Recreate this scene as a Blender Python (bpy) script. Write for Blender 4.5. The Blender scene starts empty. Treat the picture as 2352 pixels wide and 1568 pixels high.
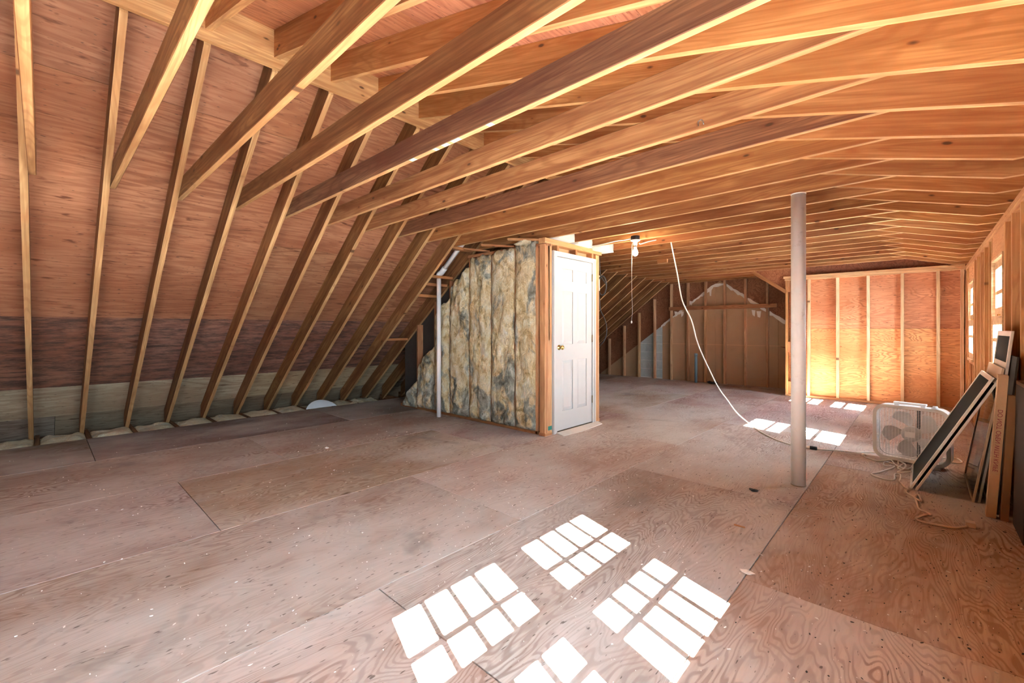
import bpy, bmesh, math, random
from mathutils import Vector, Matrix, noise as mnoise

# ------------------------------------------------------------------ camera, world, sun, exposure
SC = bpy.context.scene
COL = SC.collection
YAW = math.radians(42.96)
CAMZ = 1.20
cam_d = bpy.data.cameras.new('camera')
cam_d.sensor_fit = 'HORIZONTAL'
cam_d.sensor_width = 36.0
cam_d.lens = 36.0 * 1005.0 / 2352.0
cam_d.shift_y = (784.0 - 755.0) / 2352.0 * -1.0
cam_d.clip_start = 0.02
cam = bpy.data.objects.new('camera', cam_d)
cam.location = (0, 0, CAMZ)
cam.rotation_euler = (math.radians(90), 0, YAW)
COL.objects.link(cam)
SC.camera = cam

SC.view_settings.view_transform = 'Standard'
SC.view_settings.look = 'None'
SC.view_settings.exposure = 2.0
SC.view_settings.gamma = 1.0
SC.view_settings.use_curve_mapping = False
SC.cycles.use_denoising = True
SC.cycles.max_bounces = 10
SC.cycles.diffuse_bounces = 7
SC.cycles.transparent_max_bounces = 16
SC.cycles.caustics_reflective = False
SC.cycles.caustics_refractive = False
SC.cycles.sample_clamp_indirect = 20.0

WORLD_STRENGTH = 26.0
SUN_STRENGTH = 260.0
w = bpy.data.worlds.new('World')
SC.world = w
w.use_nodes = True
bg = w.node_tree.nodes['Background']
bg.inputs[0].default_value = (0.70, 0.86, 1.0, 1)
bg.inputs[1].default_value = WORLD_STRENGTH

sd = bpy.data.lights.new('sun', 'SUN')
sd.energy = SUN_STRENGTH
sd.angle = math.radians(0.3)
sd.color = (1.0, 0.96, 0.90)
sun = bpy.data.objects.new('sun', sd)
SUN_DIR = Vector((-1.0, 0.33, -0.82)).normalized()
sun.rotation_euler = SUN_DIR.to_track_quat('-Z', 'Y').to_euler()
sun.location = (6, -2, 6)
COL.objects.link(sun)

# window layout (needed for the portals): window wall inner stud face, windows by centre y
WX = 0.485
WIN_Y = [8.10, 5.53, 1.39, 0.59, -1.20, -2.00]  # last two are unseen, added to let in more daylight
WIN_Z0, WIN_Z1, WIN_HW = 0.79, 1.815, 0.36
BACK_Y = -3.2
BACK_WIN = []
BW_Z0, BW_Z1, BW_HW = 0.65, 1.95, 0.42
def portal(loc, rot, sx, sy):
    d = bpy.data.lights.new('window_portal', 'AREA')
    d.shape = 'RECTANGLE'; d.size = sx; d.size_y = sy; d.energy = 1
    d.cycles.is_portal = True
    o = bpy.data.objects.new('window_portal', d)
    o.location = loc; o.rotation_euler = rot
    COL.objects.link(o)
for yc in WIN_Y:
    portal((0.66, yc, (WIN_Z0 + WIN_Z1) / 2), (0, math.radians(90), 0), WIN_Z1 - WIN_Z0, 2 * WIN_HW)
for xc in BACK_WIN:
    portal((xc, BACK_Y - 0.16, (BW_Z0 + BW_Z1) / 2), (math.radians(90), 0, 0), 2 * BW_HW, BW_Z1 - BW_Z0)

RND = random.Random(7)
R = RND.uniform

# ------------------------------------------------------------------ materials
def nt(name):
    m = bpy.data.materials.new(name)
    m.use_nodes = True
    t = m.node_tree
    return m, t, t.nodes['Principled BSDF']
def N(t, typ, **kw):
    n = t.nodes.new(typ)
    for k, v in kw.items():
        setattr(n, k, v)
    return n
def L(t, a, b):
    t.links.new(a, b)
def math_n(t, op, a, b=None, c=None, clamp=False):
    n = N(t, 'ShaderNodeMath', operation=op, use_clamp=clamp)
    for i, v in enumerate((a, b, c)):
        if v is None:
            continue
        if isinstance(v, (int, float)):
            n.inputs[i].default_value = v
        else:
            L(t, v, n.inputs[i])
    return n.outputs[0]
def mix(t, f, a, b, mode='MIX'):
    n = N(t, 'ShaderNodeMix', data_type='RGBA', blend_type=mode)
    n.clamp_factor = True
    for key, v in ((0, f), (6, a), (7, b)):
        if isinstance(v, (int, float)):
            n.inputs[key].default_value = v
        elif isinstance(v, tuple):
            n.inputs[key].default_value = v if len(v) == 4 else (*v, 1)
        else:
            L(t, v, n.inputs[key])
    return n.outputs[2]
def ramp(t, f, stops, interp='LINEAR'):
    n = N(t, 'ShaderNodeValToRGB')
    n.color_ramp.interpolation = interp
    e = n.color_ramp.elements
    while len(e) < len(stops):
        e.new(0.5)
    for el, (p, c) in zip(e, stops):
        el.position = p
        el.color = c if isinstance(c, tuple) and len(c) == 4 else ((*c, 1) if isinstance(c, tuple) else (c, c, c, 1))
    L(t, f, n.inputs[0])
    return n.outputs[0]
def coords(t, scale=(1, 1, 1), rnd=37.0):
    """object coordinates, shifted by a random amount for each object"""
    tc = N(t, 'ShaderNodeTexCoord')
    oi = N(t, 'ShaderNodeObjectInfo')
    sh = math_n(t, 'MULTIPLY', oi.outputs['Random'], rnd)
    cx = N(t, 'ShaderNodeCombineXYZ')
    for i in range(3):
        L(t, sh, cx.inputs[i])
    ad = N(t, 'ShaderNodeVectorMath', operation='ADD')
    L(t, tc.outputs['Object'], ad.inputs[0]); L(t, cx.outputs[0], ad.inputs[1])
    ml = N(t, 'ShaderNodeVectorMath', operation='MULTIPLY')
    L(t, ad.outputs[0], ml.inputs[0]); ml.inputs[1].default_value = scale
    return ml.outputs[0], ad.outputs[0], oi
def scaled(t, v, s):
    ml = N(t, 'ShaderNodeVectorMath', operation='MULTIPLY')
    L(t, v, ml.inputs[0]); ml.inputs[1].default_value = s
    return ml.outputs[0]
def noise(t, v, scale=1.0, detail=3.0, rough=0.55, dist=0.0):
    n = N(t, 'ShaderNodeTexNoise')
    L(t, v, n.inputs['Vector'])
    n.inputs['Scale'].default_value = scale
    n.inputs['Detail'].default_value = detail
    n.inputs['Roughness'].default_value = rough
    n.inputs['Distortion'].default_value = dist
    return n.outputs[0]
def bump(t, b, h, strength, dist=0.01):
    n = N(t, 'ShaderNodeBump')
    n.inputs['Strength'].default_value = strength
    n.inputs['Distance'].default_value = dist
    L(t, h, n.inputs['Height'])
    L(t, n.outputs[0], b.inputs['Normal'])

def make_lumber(name, dust=0.0, edge=0.0):
    """framing lumber, grain along local X, tinted by the object's colour; narrow edges are tinted paler, standing in for bounce light"""
    m, t, b = nt(name)
    v, raw, oi = coords(t, (0.9, 14, 14))
    g1 = noise(t, v, 1.0, 4, 0.6, 0.4)
    g2 = noise(t, scaled(t, raw, (2.5, 95, 95)), 1.0, 2, 0.5)
    blot = noise(t, scaled(t, raw, (1.6, 6, 6)), 1.0, 3, 0.6)
    base = oi.outputs['Color']
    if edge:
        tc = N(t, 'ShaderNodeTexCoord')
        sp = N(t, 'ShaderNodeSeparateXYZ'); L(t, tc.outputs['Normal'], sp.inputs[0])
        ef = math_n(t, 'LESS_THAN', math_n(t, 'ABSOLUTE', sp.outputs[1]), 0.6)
        pale = mix(t, 0.62, base, (0.86, 0.61, 0.31))  # floor bounce light painted into the narrow faces
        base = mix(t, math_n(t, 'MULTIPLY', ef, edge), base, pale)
    dark = mix(t, 1.0, base, (0.56, 0.44, 0.36), 'MULTIPLY')
    lite = mix(t, 0.20, base, (0.84, 0.50, 0.20))
    c = mix(t, ramp(t, g1, [(0.32, 0.0), (0.68, 1.0)]), dark, lite)
    c = mix(t, ramp(t, g2, [(0.35, 0.42), (0.62, 0.0)]), c, mix(t, 1.0, base, (0.42, 0.30, 0.23), 'MULTIPLY'))
    c = mix(t, ramp(t, blot, [(0.34, 0.50), (0.60, 0.0)]), c, mix(t, 1.0, base, (0.52, 0.38, 0.31), 'MULTIPLY'))
    # growth ring arcs
    rg = math_n(t, 'SINE', math_n(t, 'MULTIPLY', noise(t, scaled(t, raw, (0.8, 7, 7)), 1.0, 1, 0.4), 95.0))
    c = mix(t, ramp(t, math_n(t, 'MULTIPLY_ADD', rg, 0.5, 0.5), [(0.55, 0.0), (0.95, 0.38)]), c, mix(t, 1.0, base, (0.50, 0.35, 0.27), 'MULTIPLY'))
    # knots with a dark heart and a darker halo
    vo = N(t, 'ShaderNodeTexVoronoi')
    L(t, scaled(t, raw, (4.6, 0.5, 11.0)), vo.inputs['Vector'])
    vo.inputs['Scale'].default_value = 1.0
    sel = N(t, 'ShaderNodeSeparateColor'); L(t, vo.outputs['Color'], sel.inputs[0])
    pick = math_n(t, 'GREATER_THAN', sel.outputs[0], 0.50)
    kn = math_n(t, 'MULTIPLY', ramp(t, vo.outputs['Distance'], [(0.07, 1.0), (0.13, 0.0)]), pick)
    ring = math_n(t, 'MULTIPLY', ramp(t, vo.outputs['Distance'], [(0.08, 0.6), (0.30, 0.0)]), pick)
    c = mix(t, ring, c, mix(t, 1.0, base, (0.58, 0.40, 0.31), 'MULTIPLY'))
    c = mix(t, math_n(t, 'MULTIPLY', kn, 0.85), c, (0.055, 0.025, 0.012))
    if dust:
        dn = noise(t, scaled(t, raw, (2.2, 9, 9)), 1.0, 5, 0.7)
        c = mix(t, ramp(t, dn, [(0.68, 0.0), (0.74, dust)]), c, (0.62, 0.56, 0.52))
    L(t, c, b.inputs['Base Color'])
    b.inputs['Roughness'].default_value = 0.62
    b.inputs['Specular IOR Level'].default_value = 0.25
    bump(t, b, g2, 0.25, 0.002)
    return m

def make_ply(name, grain=30.0, contrast=0.6, stretch=(3.0, 0.42, 3.0), wear=None, mold=0.0, scuff=0.0, patches=0.0, dashes=0.0):
    """rotary cut plywood, grain along local Y, contour lines of a stretched noise"""
    m, t, b = nt(name)
    v, raw, oi = coords(t, stretch)
    base = oi.outputs['Color']
    n1 = noise(t, v, 0.85, 3, 0.42, 0.35)
    ln = math_n(t, 'SINE', math_n(t, 'MULTIPLY', n1, grain * 6.2832 / 6.0))
    lines = ramp(t, math_n(t, 'MULTIPLY_ADD', ln, 0.5, 0.5), [(0.45, 0.0), (0.90, 1.0)])
    amt = ramp(t, noise(t, scaled(t, raw, (1.1, 0.5, 1.1)), 1.0, 2), [(0.36, 0.25), (0.62, 1.0)])
    fine = noise(t, scaled(t, raw, (60, 4.5, 60)), 1.0, 3, 0.6)
    blot = noise(t, scaled(t, raw, (1.6, 0.7, 1.6)), 1.0, 3, 0.55)
    dark = mix(t, 1.0, base, (0.42, 0.31, 0.27), 'MULTIPLY')
    c = mix(t, math_n(t, 'MULTIPLY', math_n(t, 'MULTIPLY', lines, amt), contrast), base, dark)
    c = mix(t, ramp(t, fine, [(0.32, 0.62), (0.58, 0.0)]), c, mix(t, 1.0, base, (0.55, 0.44, 0.40), 'MULTIPLY'))
    c = mix(t, ramp(t, blot, [(0.36, 0.70), (0.62, 0.0)]), c, mix(t, 1.0, base, (0.60, 0.46, 0.40), 'MULTIPLY'))
    if wear:
        wn = noise(t, scaled(t, raw, (1.0, 0.62, 1.0)), 1.15, 4, 0.6)
        c = mix(t, ramp(t, wn, [(0.42, 0.0), (0.64, 0.75)]), c, wear)
    if patches:
        tg = N(t, 'ShaderNodeTexCoord')
        geo = N(t, 'ShaderNodeNewGeometry')
        pn = noise(t, scaled(t, geo.outputs['Position'], (0.55, 0.55, 0.55)), 2.1, 4, 0.62, 0.6)
        c = mix(t, ramp(t, pn, [(0.60, 0.0), (0.70, patches)]), c, (0.20, 0.185, 0.17))
        pn2 = noise(t, scaled(t, geo.outputs['Position'], (0.9, 0.6, 0.5)), 1.3, 5, 0.65, 0.3)
        c = mix(t, ramp(t, pn2, [(0.60, 0.0), (0.74, patches * 0.8)]), c, (0.55, 0.52, 0.50))
    # short dark checks and nail heads
    ch = noise(t, scaled(t, raw, (95, 22.0, 95)), 1.0, 1, 0.4)
    c = mix(t, ramp(t, ch, [(0.70, 0.0), (0.76, 0.7)]), c, (0.055, 0.035, 0.028))
    if dashes:
        d1 = noise(t, scaled(t, raw, (30, 5.5, 30)), 1.0, 2, 0.5, 0.5)
        d2 = noise(t, scaled(t, raw, (3, 2, 3)), 1.0, 2)
        dm = math_n(t, 'MULTIPLY', ramp(t, d1, [(0.60, 0.0), (0.70, dashes)]), ramp(t, d2, [(0.42, 0.25), (0.6, 1.0)]))
        c = mix(t, dm, c, mix(t, 1.0, base, (0.30, 0.20, 0.17), 'MULTIPLY'))
    if mold:
        mo = noise(t, scaled(t, raw, (20, 4.0, 20)), 1.0, 5, 0.75)
        c = mix(t, ramp(t, mo, [(0.44, 0.0), (0.60, mold)]), c, (0.032, 0.028, 0.028))
    if scuff:
        sc = noise(t, scaled(t, raw, (16, 5, 16)), 1.0, 4, 0.7)
        c = mix(t, ramp(t, sc, [(0.62, 0.0), (0.72, scuff)]), c, (0.60, 0.55, 0.51))
    vo = N(t, 'ShaderNodeTexVoronoi')
    L(t, scaled(t, raw, (3.2, 1.8, 3.2)), vo.inputs['Vector'])
    vo.inputs['Scale'].default_value = 1.0
    sel = N(t, 'ShaderNodeSeparateColor'); L(t, vo.outputs['Color'], sel.inputs[0])
    pick = math_n(t, 'GREATER_THAN', sel.outputs[0], 0.72)
    kn = math_n(t, 'MULTIPLY', ramp(t, vo.outputs['Distance'], [(0.02, 0.8), (0.09, 0.0)]), pick)
    c = mix(t, kn, c, (0.10, 0.05, 0.03))
    L(t, c, b.inputs['Base Color'])
    b.inputs['Roughness'].default_value = 0.72
    b.inputs['Specular IOR Level'].default_value = 0.22
    bump(t, b, fine, 0.22, 0.002)
    return m

def make_plain(name, col, rough=0.5, metal=0.0, spec=0.4, var=0.12, scale=9.0, dirt=None, dirt_amt=0.5, bumpy=0.0):
    m, t, b = nt(name)
    v, raw, oi = coords(t, (1, 1, 1))
    n = noise(t, v, scale, 4, 0.6)
    c = mix(t, n, tuple(x * (1 - var) for x in col), tuple(min(1, x * (1 + var)) for x in col))
    if dirt:
        d = noise(t, v, scale * 2.3, 5, 0.7)
        c = mix(t, ramp(t, d, [(0.58, 0.0), (0.70, dirt_amt)]), c, dirt)
    L(t, c, b.inputs['Base Color'])
    b.inputs['Roughness'].default_value = rough
    b.inputs['Metallic'].default_value = metal
    b.inputs['Specular IOR Level'].default_value = spec
    if bumpy:
        bump(t, b, n, bumpy, 0.004)
    return m

def make_insulation(name, pale=0.0):
    m, t, b = nt(name)
    v, raw, oi = coords(t, (1, 1, 1))
    big = noise(t, scaled(t, raw, (3.6, 3.6, 2.2)), 1.0, 5, 0.62, 0.8)
    mid = noise(t, scaled(t, raw, (9, 9, 6)), 1.0, 5, 0.65, 0.6)
    fib = noise(t, scaled(t, raw, (45, 45, 18)), 1.0, 4, 0.7, 1.0)
    c = ramp(t, mid, [(0.28, (0.30, 0.20, 0.09)), (0.41, (0.68, 0.52, 0.28)), (0.54, (0.84, 0.73, 0.49)), (0.72, (0.90, 0.87, 0.76))])
    grey = ramp(t, mid, [(0.32, (0.055, 0.066, 0.062)), (0.52, (0.32, 0.345, 0.31)), (0.72, (0.75, 0.76, 0.67))])
    tc = N(t, 'ShaderNodeTexCoord')
    sp = N(t, 'ShaderNodeSeparateXYZ'); L(t, tc.outputs['Object'], sp.inputs[0])
    low = ramp(t, sp.outputs[2], [(0.0, 0.0 if pale else 0.16), (0.9, 0.0)])       # greyer towards the floor end
    gm = ramp(t, math_n(t, 'ADD', big, low), [(0.54, 0.0), (0.63, 0.90)])
    c = mix(t, gm, c, grey)
    c = mix(t, ramp(t, fib, [(0.32, 0.30), (0.52, 0.0)]), c, (0.20, 0.17, 0.12))
    if pale:
        c = mix(t, pale, c, (0.86, 0.80, 0.64))
    L(t, c, b.inputs['Base Color'])
    b.inputs['Roughness'].default_value = 0.95
    b.inputs['Specular IOR Level'].default_value = 0.1
    hn = math_n(t, 'ADD', fib, math_n(t, 'MULTIPLY', mid, 1.5))
    bump(t, b, hn, 1.0, 0.035)
    return m

def make_glass(name, tint=(0.95, 0.97, 0.96), gloss=0.08):
    m = bpy.data.materials.new(name)
    m.use_nodes = True
    t = m.node_tree
    t.nodes.clear()
    out = N(t, 'ShaderNodeOutputMaterial')
    tr = N(t, 'ShaderNodeBsdfTransparent'); tr.inputs[0].default_value = (*tint, 1)
    gl = N(t, 'ShaderNodeBsdfGlossy'); gl.inputs['Roughness'].default_value = 0.02
    lw = N(t, 'ShaderNodeLayerWeight'); lw.inputs[0].default_value = 0.25
    f = math_n(t, 'MULTIPLY_ADD', lw.outputs['Fresnel'], 0.6, gloss * 0.3, clamp=True)
    mx = N(t, 'ShaderNodeMixShader')
    L(t, f, mx.inputs[0]); L(t, tr.outputs[0], mx.inputs[1]); L(t, gl.outputs[0], mx.inputs[2])
    L(t, mx.outputs[0], out.inputs[0])
    return m
def make_mesh_screen(name):
    m = bpy.data.materials.new(name)
    m.use_nodes = True
    t = m.node_tree
    b = t.nodes['Principled BSDF']
    b.inputs['Base Color'].default_value = (0.022, 0.025, 0.025, 1)
    b.inputs['Roughness'].default_value = 0.8
    b.inputs['Specular IOR Level'].default_value = 0.08
    tc = N(t, 'ShaderNodeTexCoord')
    n = noise(t, tc.outputs['Object'], 400.0, 1)
    L(t, math_n(t, 'MULTIPLY_ADD', n, 0.12, 0.88, clamp=True), b.inputs['Alpha'])
    return m
def make_emit(name, col, s):
    m, t, b = nt(name)
    b.inputs['Base Color'].default_value = (1, 1, 1, 1)
    b.inputs['Emission Color'].default_value = (*col, 1)
    b.inputs['Emission Strength'].default_value = s
    return m

M = {}
M['lumber'] = make_lumber('framing_lumber')
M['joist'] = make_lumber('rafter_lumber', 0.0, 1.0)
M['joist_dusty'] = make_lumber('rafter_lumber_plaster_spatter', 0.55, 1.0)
M['floor'] = make_ply('floor_plywood', 250, 0.95, (4.2, 0.95, 4.2), wear=(0.54, 0.51, 0.485), scuff=0.25, patches=0.55)
M['ply_roof'] = make_ply('roof_sheathing_plywood', 120, 0.6, (3.6, 0.40, 3.6), dashes=0.85)
M['ply_roof_mold'] = make_ply('stained_roof_sheathing_plywood', 120, 0.5, (3.6, 0.40, 3.6), mold=0.7, dashes=0.8)
M['ply_wall'] = make_ply('wall_sheathing_plywood', 170, 0.75, (5.0, 1.1, 5.0))
M['white_paint'] = make_plain('white_door_paint', (0.50, 0.505, 0.51), 0.42, var=0.03)
M['pole_paint'] = make_plain('white_column_paint', (0.80, 0.82, 0.84), 0.45, var=0.08, scale=5, dirt=(0.35, 0.33, 0.31), dirt_amt=0.35)
M['pvc'] = make_plain('white_pvc', (0.82, 0.83, 0.84), 0.35, var=0.03)
M['pvc_blue'] = make_plain('grey_blue_pipe', (0.16, 0.26, 0.31), 0.4, var=0.1)
M['brass'] = make_plain('brass', (0.65, 0.45, 0.16), 0.22, 1.0, var=0.05)
M['hinge'] = make_plain('dark_bronze_hinge', (0.24, 0.20, 0.13), 0.4, 0.8)
M['black_plastic'] = make_plain('black_plastic', (0.015, 0.016, 0.018), 0.4)
M['porcelain'] = make_plain('white_porcelain', (0.82, 0.82, 0.80), 0.25, var=0.02)
M['bulb'] = make_emit('glowing_bulb_glass', (1.0, 0.80, 0.52), 60.0)
M['cord_white'] = make_plain('white_vinyl_cord', (0.74, 0.72, 0.68), 0.45, var=0.06)
M['cord_tan'] = make_plain('tan_vinyl_cord', (0.62, 0.48, 0.38), 0.5, var=0.08)
M['cord_black'] = make_plain('dark_cable', (0.03, 0.033, 0.038), 0.5)
M['fan_plastic'] = make_plain('white_fan_plastic', (0.76, 0.78, 0.79), 0.4, var=0.03)
M['fan_blade'] = make_plain('grey_fan_blade', (0.58, 0.60, 0.61), 0.4, var=0.05)
M['fan_dark'] = make_plain('dark_fan_inside', (0.05, 0.06, 0.07), 0.5)
M['wire'] = make_plain('white_grille_wire', (0.82, 0.84, 0.85), 0.4, var=0.03)
M['alu_white'] = make_plain('white_aluminium_frame', (0.74, 0.73, 0.71), 0.4, var=0.06, dirt=(0.45, 0.40, 0.36), dirt_amt=0.3)
M['alu_grey'] = make_plain('grey_aluminium_frame', (0.42, 0.43, 0.43), 0.35, 0.5, var=0.08)
M['frame_tan'] = make_plain('tan_wood_frame', (0.56, 0.40, 0.27), 0.55, var=0.12)
M['screen'] = make_mesh_screen('dark_insect_mesh')
M['glass'] = make_glass('window_glass')
M['glass_dusty'] = make_glass('dusty_storm_glass', (0.72, 0.74, 0.72), 0.35)
M['cardboard'] = make_plain('corrugated_cardboard', (0.50, 0.31, 0.18), 0.85, var=0.10, scale=6, spec=0.15, dirt=(0.34, 0.20, 0.11), dirt_amt=0.4)
M['cardboard_dark'] = make_plain('brown_cardboard', (0.23, 0.115, 0.055), 0.85, var=0.12, scale=6, spec=0.15)
M['cardboard_shaded'] = make_plain('shaded_brown_cardboard', (0.05, 0.03, 0.02), 0.85, var=0.12, scale=6, spec=0.15)  # shade of the wall corner put into this carton's colour
M['ink'] = make_plain('red_print_ink', (0.24, 0.03, 0.05), 0.8, var=0.1)
M['kraft'] = make_plain('brown_fibre_board', (0.42, 0.275, 0.165), 0.9, var=0.10, scale=3.0, spec=0.1, dirt=(0.32, 0.21, 0.13), dirt_amt=0.3)
M['block'] = make_plain('grey_concrete_block', (0.42, 0.47, 0.48), 0.95, var=0.2, scale=14, spec=0.1, bumpy=0.4)
M['mortar'] = make_plain('pale_mortar', (0.68, 0.69, 0.67), 0.95, var=0.15, scale=20, spec=0.1)
M['plaster'] = make_plain('white_joint_compound', (0.72, 0.69, 0.64), 0.9, var=0.12, scale=12, spec=0.1, bumpy=0.4)
M['insul'] = make_insulation('mottled_fibreglass')
M['insul_pale'] = make_insulation('pale_fibreglass', 0.5)
M['insul_white'] = make_plain('white_insulation_face', (0.46, 0.45, 0.43), 0.9, var=0.10, scale=14, spec=0.1, bumpy=0.5)
M['tray'] = make_plain('milky_plastic', (0.62, 0.68, 0.74), 0.3, var=0.05)
M['flake_white'] = make_plain('white_paint_flake', (0.74, 0.73, 0.70), 0.8, var=0.1)
M['flake_dark'] = make_plain('dark_flake', (0.035, 0.032, 0.03), 0.8, var=0.2)
M['mat'] = make_plain('dusty_grey_board', (0.66, 0.61, 0.56), 0.9, var=0.15, scale=7, spec=0.1)
M['dark_board'] = make_plain('near_black_board', (0.035, 0.028, 0.024), 0.9, var=0.3)  # near-black backing, also the board that stands in for shade
M['win_wood'] = make_lumber('window_wood')
M['iron'] = make_plain('grey_steel_nail', (0.35, 0.35, 0.36), 0.35, 1.0)
M['teal_pale'] = make_plain('faded_teal_crayon', (0.30, 0.52, 0.46), 0.8)
M['teal'] = make_plain('teal_paint_mark', (0.02, 0.20, 0.15), 0.7)

# ------------------------------------------------------------------ object helpers
def link(o):
    COL.objects.link(o)
    return o
def empty(name, loc=(0, 0, 0), rz=0.0):
    o = bpy.data.objects.new(name, None)
    o.empty_display_size = 0.1
    o.location = loc
    o.rotation_euler = (0, 0, rz)
    return link(o)
def tag(o, label, cat, group=None, kind=None):
    o['label'] = label
    o['category'] = cat
    if group: o['group'] = group
    if kind: o['kind'] = kind
    return o
def mesh(name, verts, faces, smooth=False):
    me = bpy.data.meshes.new(name)
    me.from_pydata([tuple(v) for v in verts], [], faces)
    me.update()
    if smooth:
        for p in me.polygons: p.use_smooth = True
    return me
def obj(name, me, mat=None, parent=None, color=None, mw=None):
    o = bpy.data.objects.new(name, me)
    if mat is not None and not me.materials:
        me.materials.append(M[mat] if isinstance(mat, str) else mat)
    if color: o.color = (*color, 1)
    if parent: o.parent = parent
    if mw is not None: o.matrix_local = mw
    return link(o)
_cache = {}
def box_mesh(l, a, b, ch, mat, off=(0, 0, 0)):
    """box l x a x b centred, long edges (along X) chamfered by ch"""
    key = ('box', round(l, 4), round(a, 4), round(b, 4), ch, mat)
    if key in _cache: return _cache[key]
    ha, hb = a / 2, b / 2
    c = min(ch, ha * 0.8, hb * 0.8)
    if c > 0:
        prof = [(-ha + c, -hb), (ha - c, -hb), (ha, -hb + c), (ha, hb - c), (ha - c, hb), (-ha + c, hb), (-ha, hb - c), (-ha, -hb + c)]
    else:
        prof = [(-ha, -hb), (ha, -hb), (ha, hb), (-ha, hb)]
    n = len(prof)
    vs = [(-l / 2, p[0], p[1]) for p in prof] + [(l / 2, p[0], p[1]) for p in prof]
    fs = [tuple(range(n - 1, -1, -1)), tuple(range(n, 2 * n))]
    fs = [(i, (i + 1) % n, n + (i + 1) % n, n + i) for i in range(n)] + [tuple(range(n - 1, -1, -1)), tuple(range(n, 2 * n))]
    fs = [f[::-1] for f in fs[:-2]] and [(n + i, n + (i + 1) % n, (i + 1) % n, i)[::-1] for i in range(n)] + fs[-2:]
    me = mesh('lumber_piece', vs, fs)
    me.materials.append(M[mat])
    _cache[key] = me
    return me
def frame_matrix(p0, p1, up=(0, 0, 1)):
    p0, p1 = Vector(p0), Vector(p1)
    x = (p1 - p0).normalized()
    up = Vector(up)
    if abs(x.dot(up)) > 0.99: up = Vector((0, 1, 0))
    y = up.cross(x).normalized()
    z = x.cross(y)
    m = Matrix((x, y, z)).transposed().to_4x4()
    m.translation = (p0 + p1) / 2
    return m
def beam(name, p0, p1, wid, dep, mat='lumber', parent=None, color=(0.4, 0.2, 0.09), up=(0, 0, 1), ch=0.003):
    """a bar from p0 to p1 (centre line), wid across, dep along up"""
    l = (Vector(p1) - Vector(p0)).length
    return obj(name, box_mesh(l, wid, dep, ch, mat), None, parent, color, frame_matrix(p0, p1, up))
def box(name, lo, hi, mat, parent=None, color=None, ch=0.0, axis=0):
    """axis aligned box; axis = the grain/long axis"""
    lo, hi = Vector(lo), Vector(hi)
    c = (lo + hi) / 2; s = hi - lo
    if axis == 0:
        me = box_mesh(s.x, s.y, s.z, ch, mat); mw = Matrix.Translation(c)
    elif axis == 1:
        me = box_mesh(s.y, s.x, s.z, ch, mat); mw = Matrix.Translation(c) @ Matrix.Rotation(math.pi / 2, 4, 'Z')
    else:
        me = box_mesh(s.z, s.y, s.x, ch, mat); mw = Matrix.Translation(c) @ Matrix.Rotation(-math.pi / 2, 4, 'Y')
    return obj(name, me, None, parent, color, mw)
def sheet(name, sx, sy, sz, mat, parent, color, mw):
    """panel sx x sy x sz with a small bevelled arris, grain along local Y"""
    key = ('sheet', round(sx, 3), round(sy, 3), round(sz, 4), mat)
    if key not in _cache:
        hx, hy, hz, c = sx / 2, sy / 2, sz / 2, 0.001
        vs = []
        for (ax, ay, az) in ((hx, hy, -hz), (hx, hy, hz - c), (hx - c, hy - c, hz)):
            vs += [(-ax, -ay, az), (ax, -ay, az), (ax, ay, az), (-ax, ay, az)]
        fs = [(3, 2, 1, 0), (8, 9, 10, 11)]
        for k in (0, 4):
            for i in range(4):
                j = (i + 1) % 4
                fs.append((k + i, k + j, k + 4 + j, k + 4 + i))
        me = mesh('panel', vs, fs); me.materials.append(M[mat])
        _cache[key] = me
    return obj(name, _cache[key], None, parent, color, mw)
def prism(name, pts, y, wid, ang, mat, parent, color, key):
    """polygon pts in world XZ extruded along Y; local X turned by ang so the grain follows the piece"""
    ca, sa = math.cos(ang), math.sin(ang)
    if key not in _cache:
        loc = [(x * ca + z * sa, -x * sa + z * ca) for x, z in pts]
        n = len(loc)
        area = sum(loc[i][0] * loc[(i + 1) % n][1] - loc[(i + 1) % n][0] * loc[i][1] for i in range(n))
        if area < 0: loc = loc[::-1]
        vs = [(p[0], -wid / 2, p[1]) for p in loc] + [(p[0], wid / 2, p[1]) for p in loc]
        fs = [tuple(range(n)), tuple(range(2 * n - 1, n - 1, -1))]
        fs += [(i + n, (i + 1) % n + n, (i + 1) % n, i) for i in range(n)]
        me = mesh('lumber_piece', vs, fs); me.materials.append(M[mat])
        _cache[key] = me
    mw = Matrix.Translation((0, y, 0)) @ Matrix.Rotation(-ang, 4, 'Y')
    return obj(name, _cache[key], None, parent, color, mw)
def catmull(pts, sub=6):
    P = [Vector(p) for p in pts]
    if len(P) < 3: return P
    out = []
    for i in range(len(P) - 1):
        a = P[max(i - 1, 0)]; b = P[i]; c = P[i + 1]; d = P[min(i + 2, len(P) - 1)]
        for k in range(sub):
            s = k / sub
            out.append(0.5 * ((2 * b) + (c - a) * s + (2 * a - 5 * b + 4 * c - d) * s * s + (3 * b - a - 3 * c + d) * s ** 3))
    out.append(P[-1])
    return out
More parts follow.
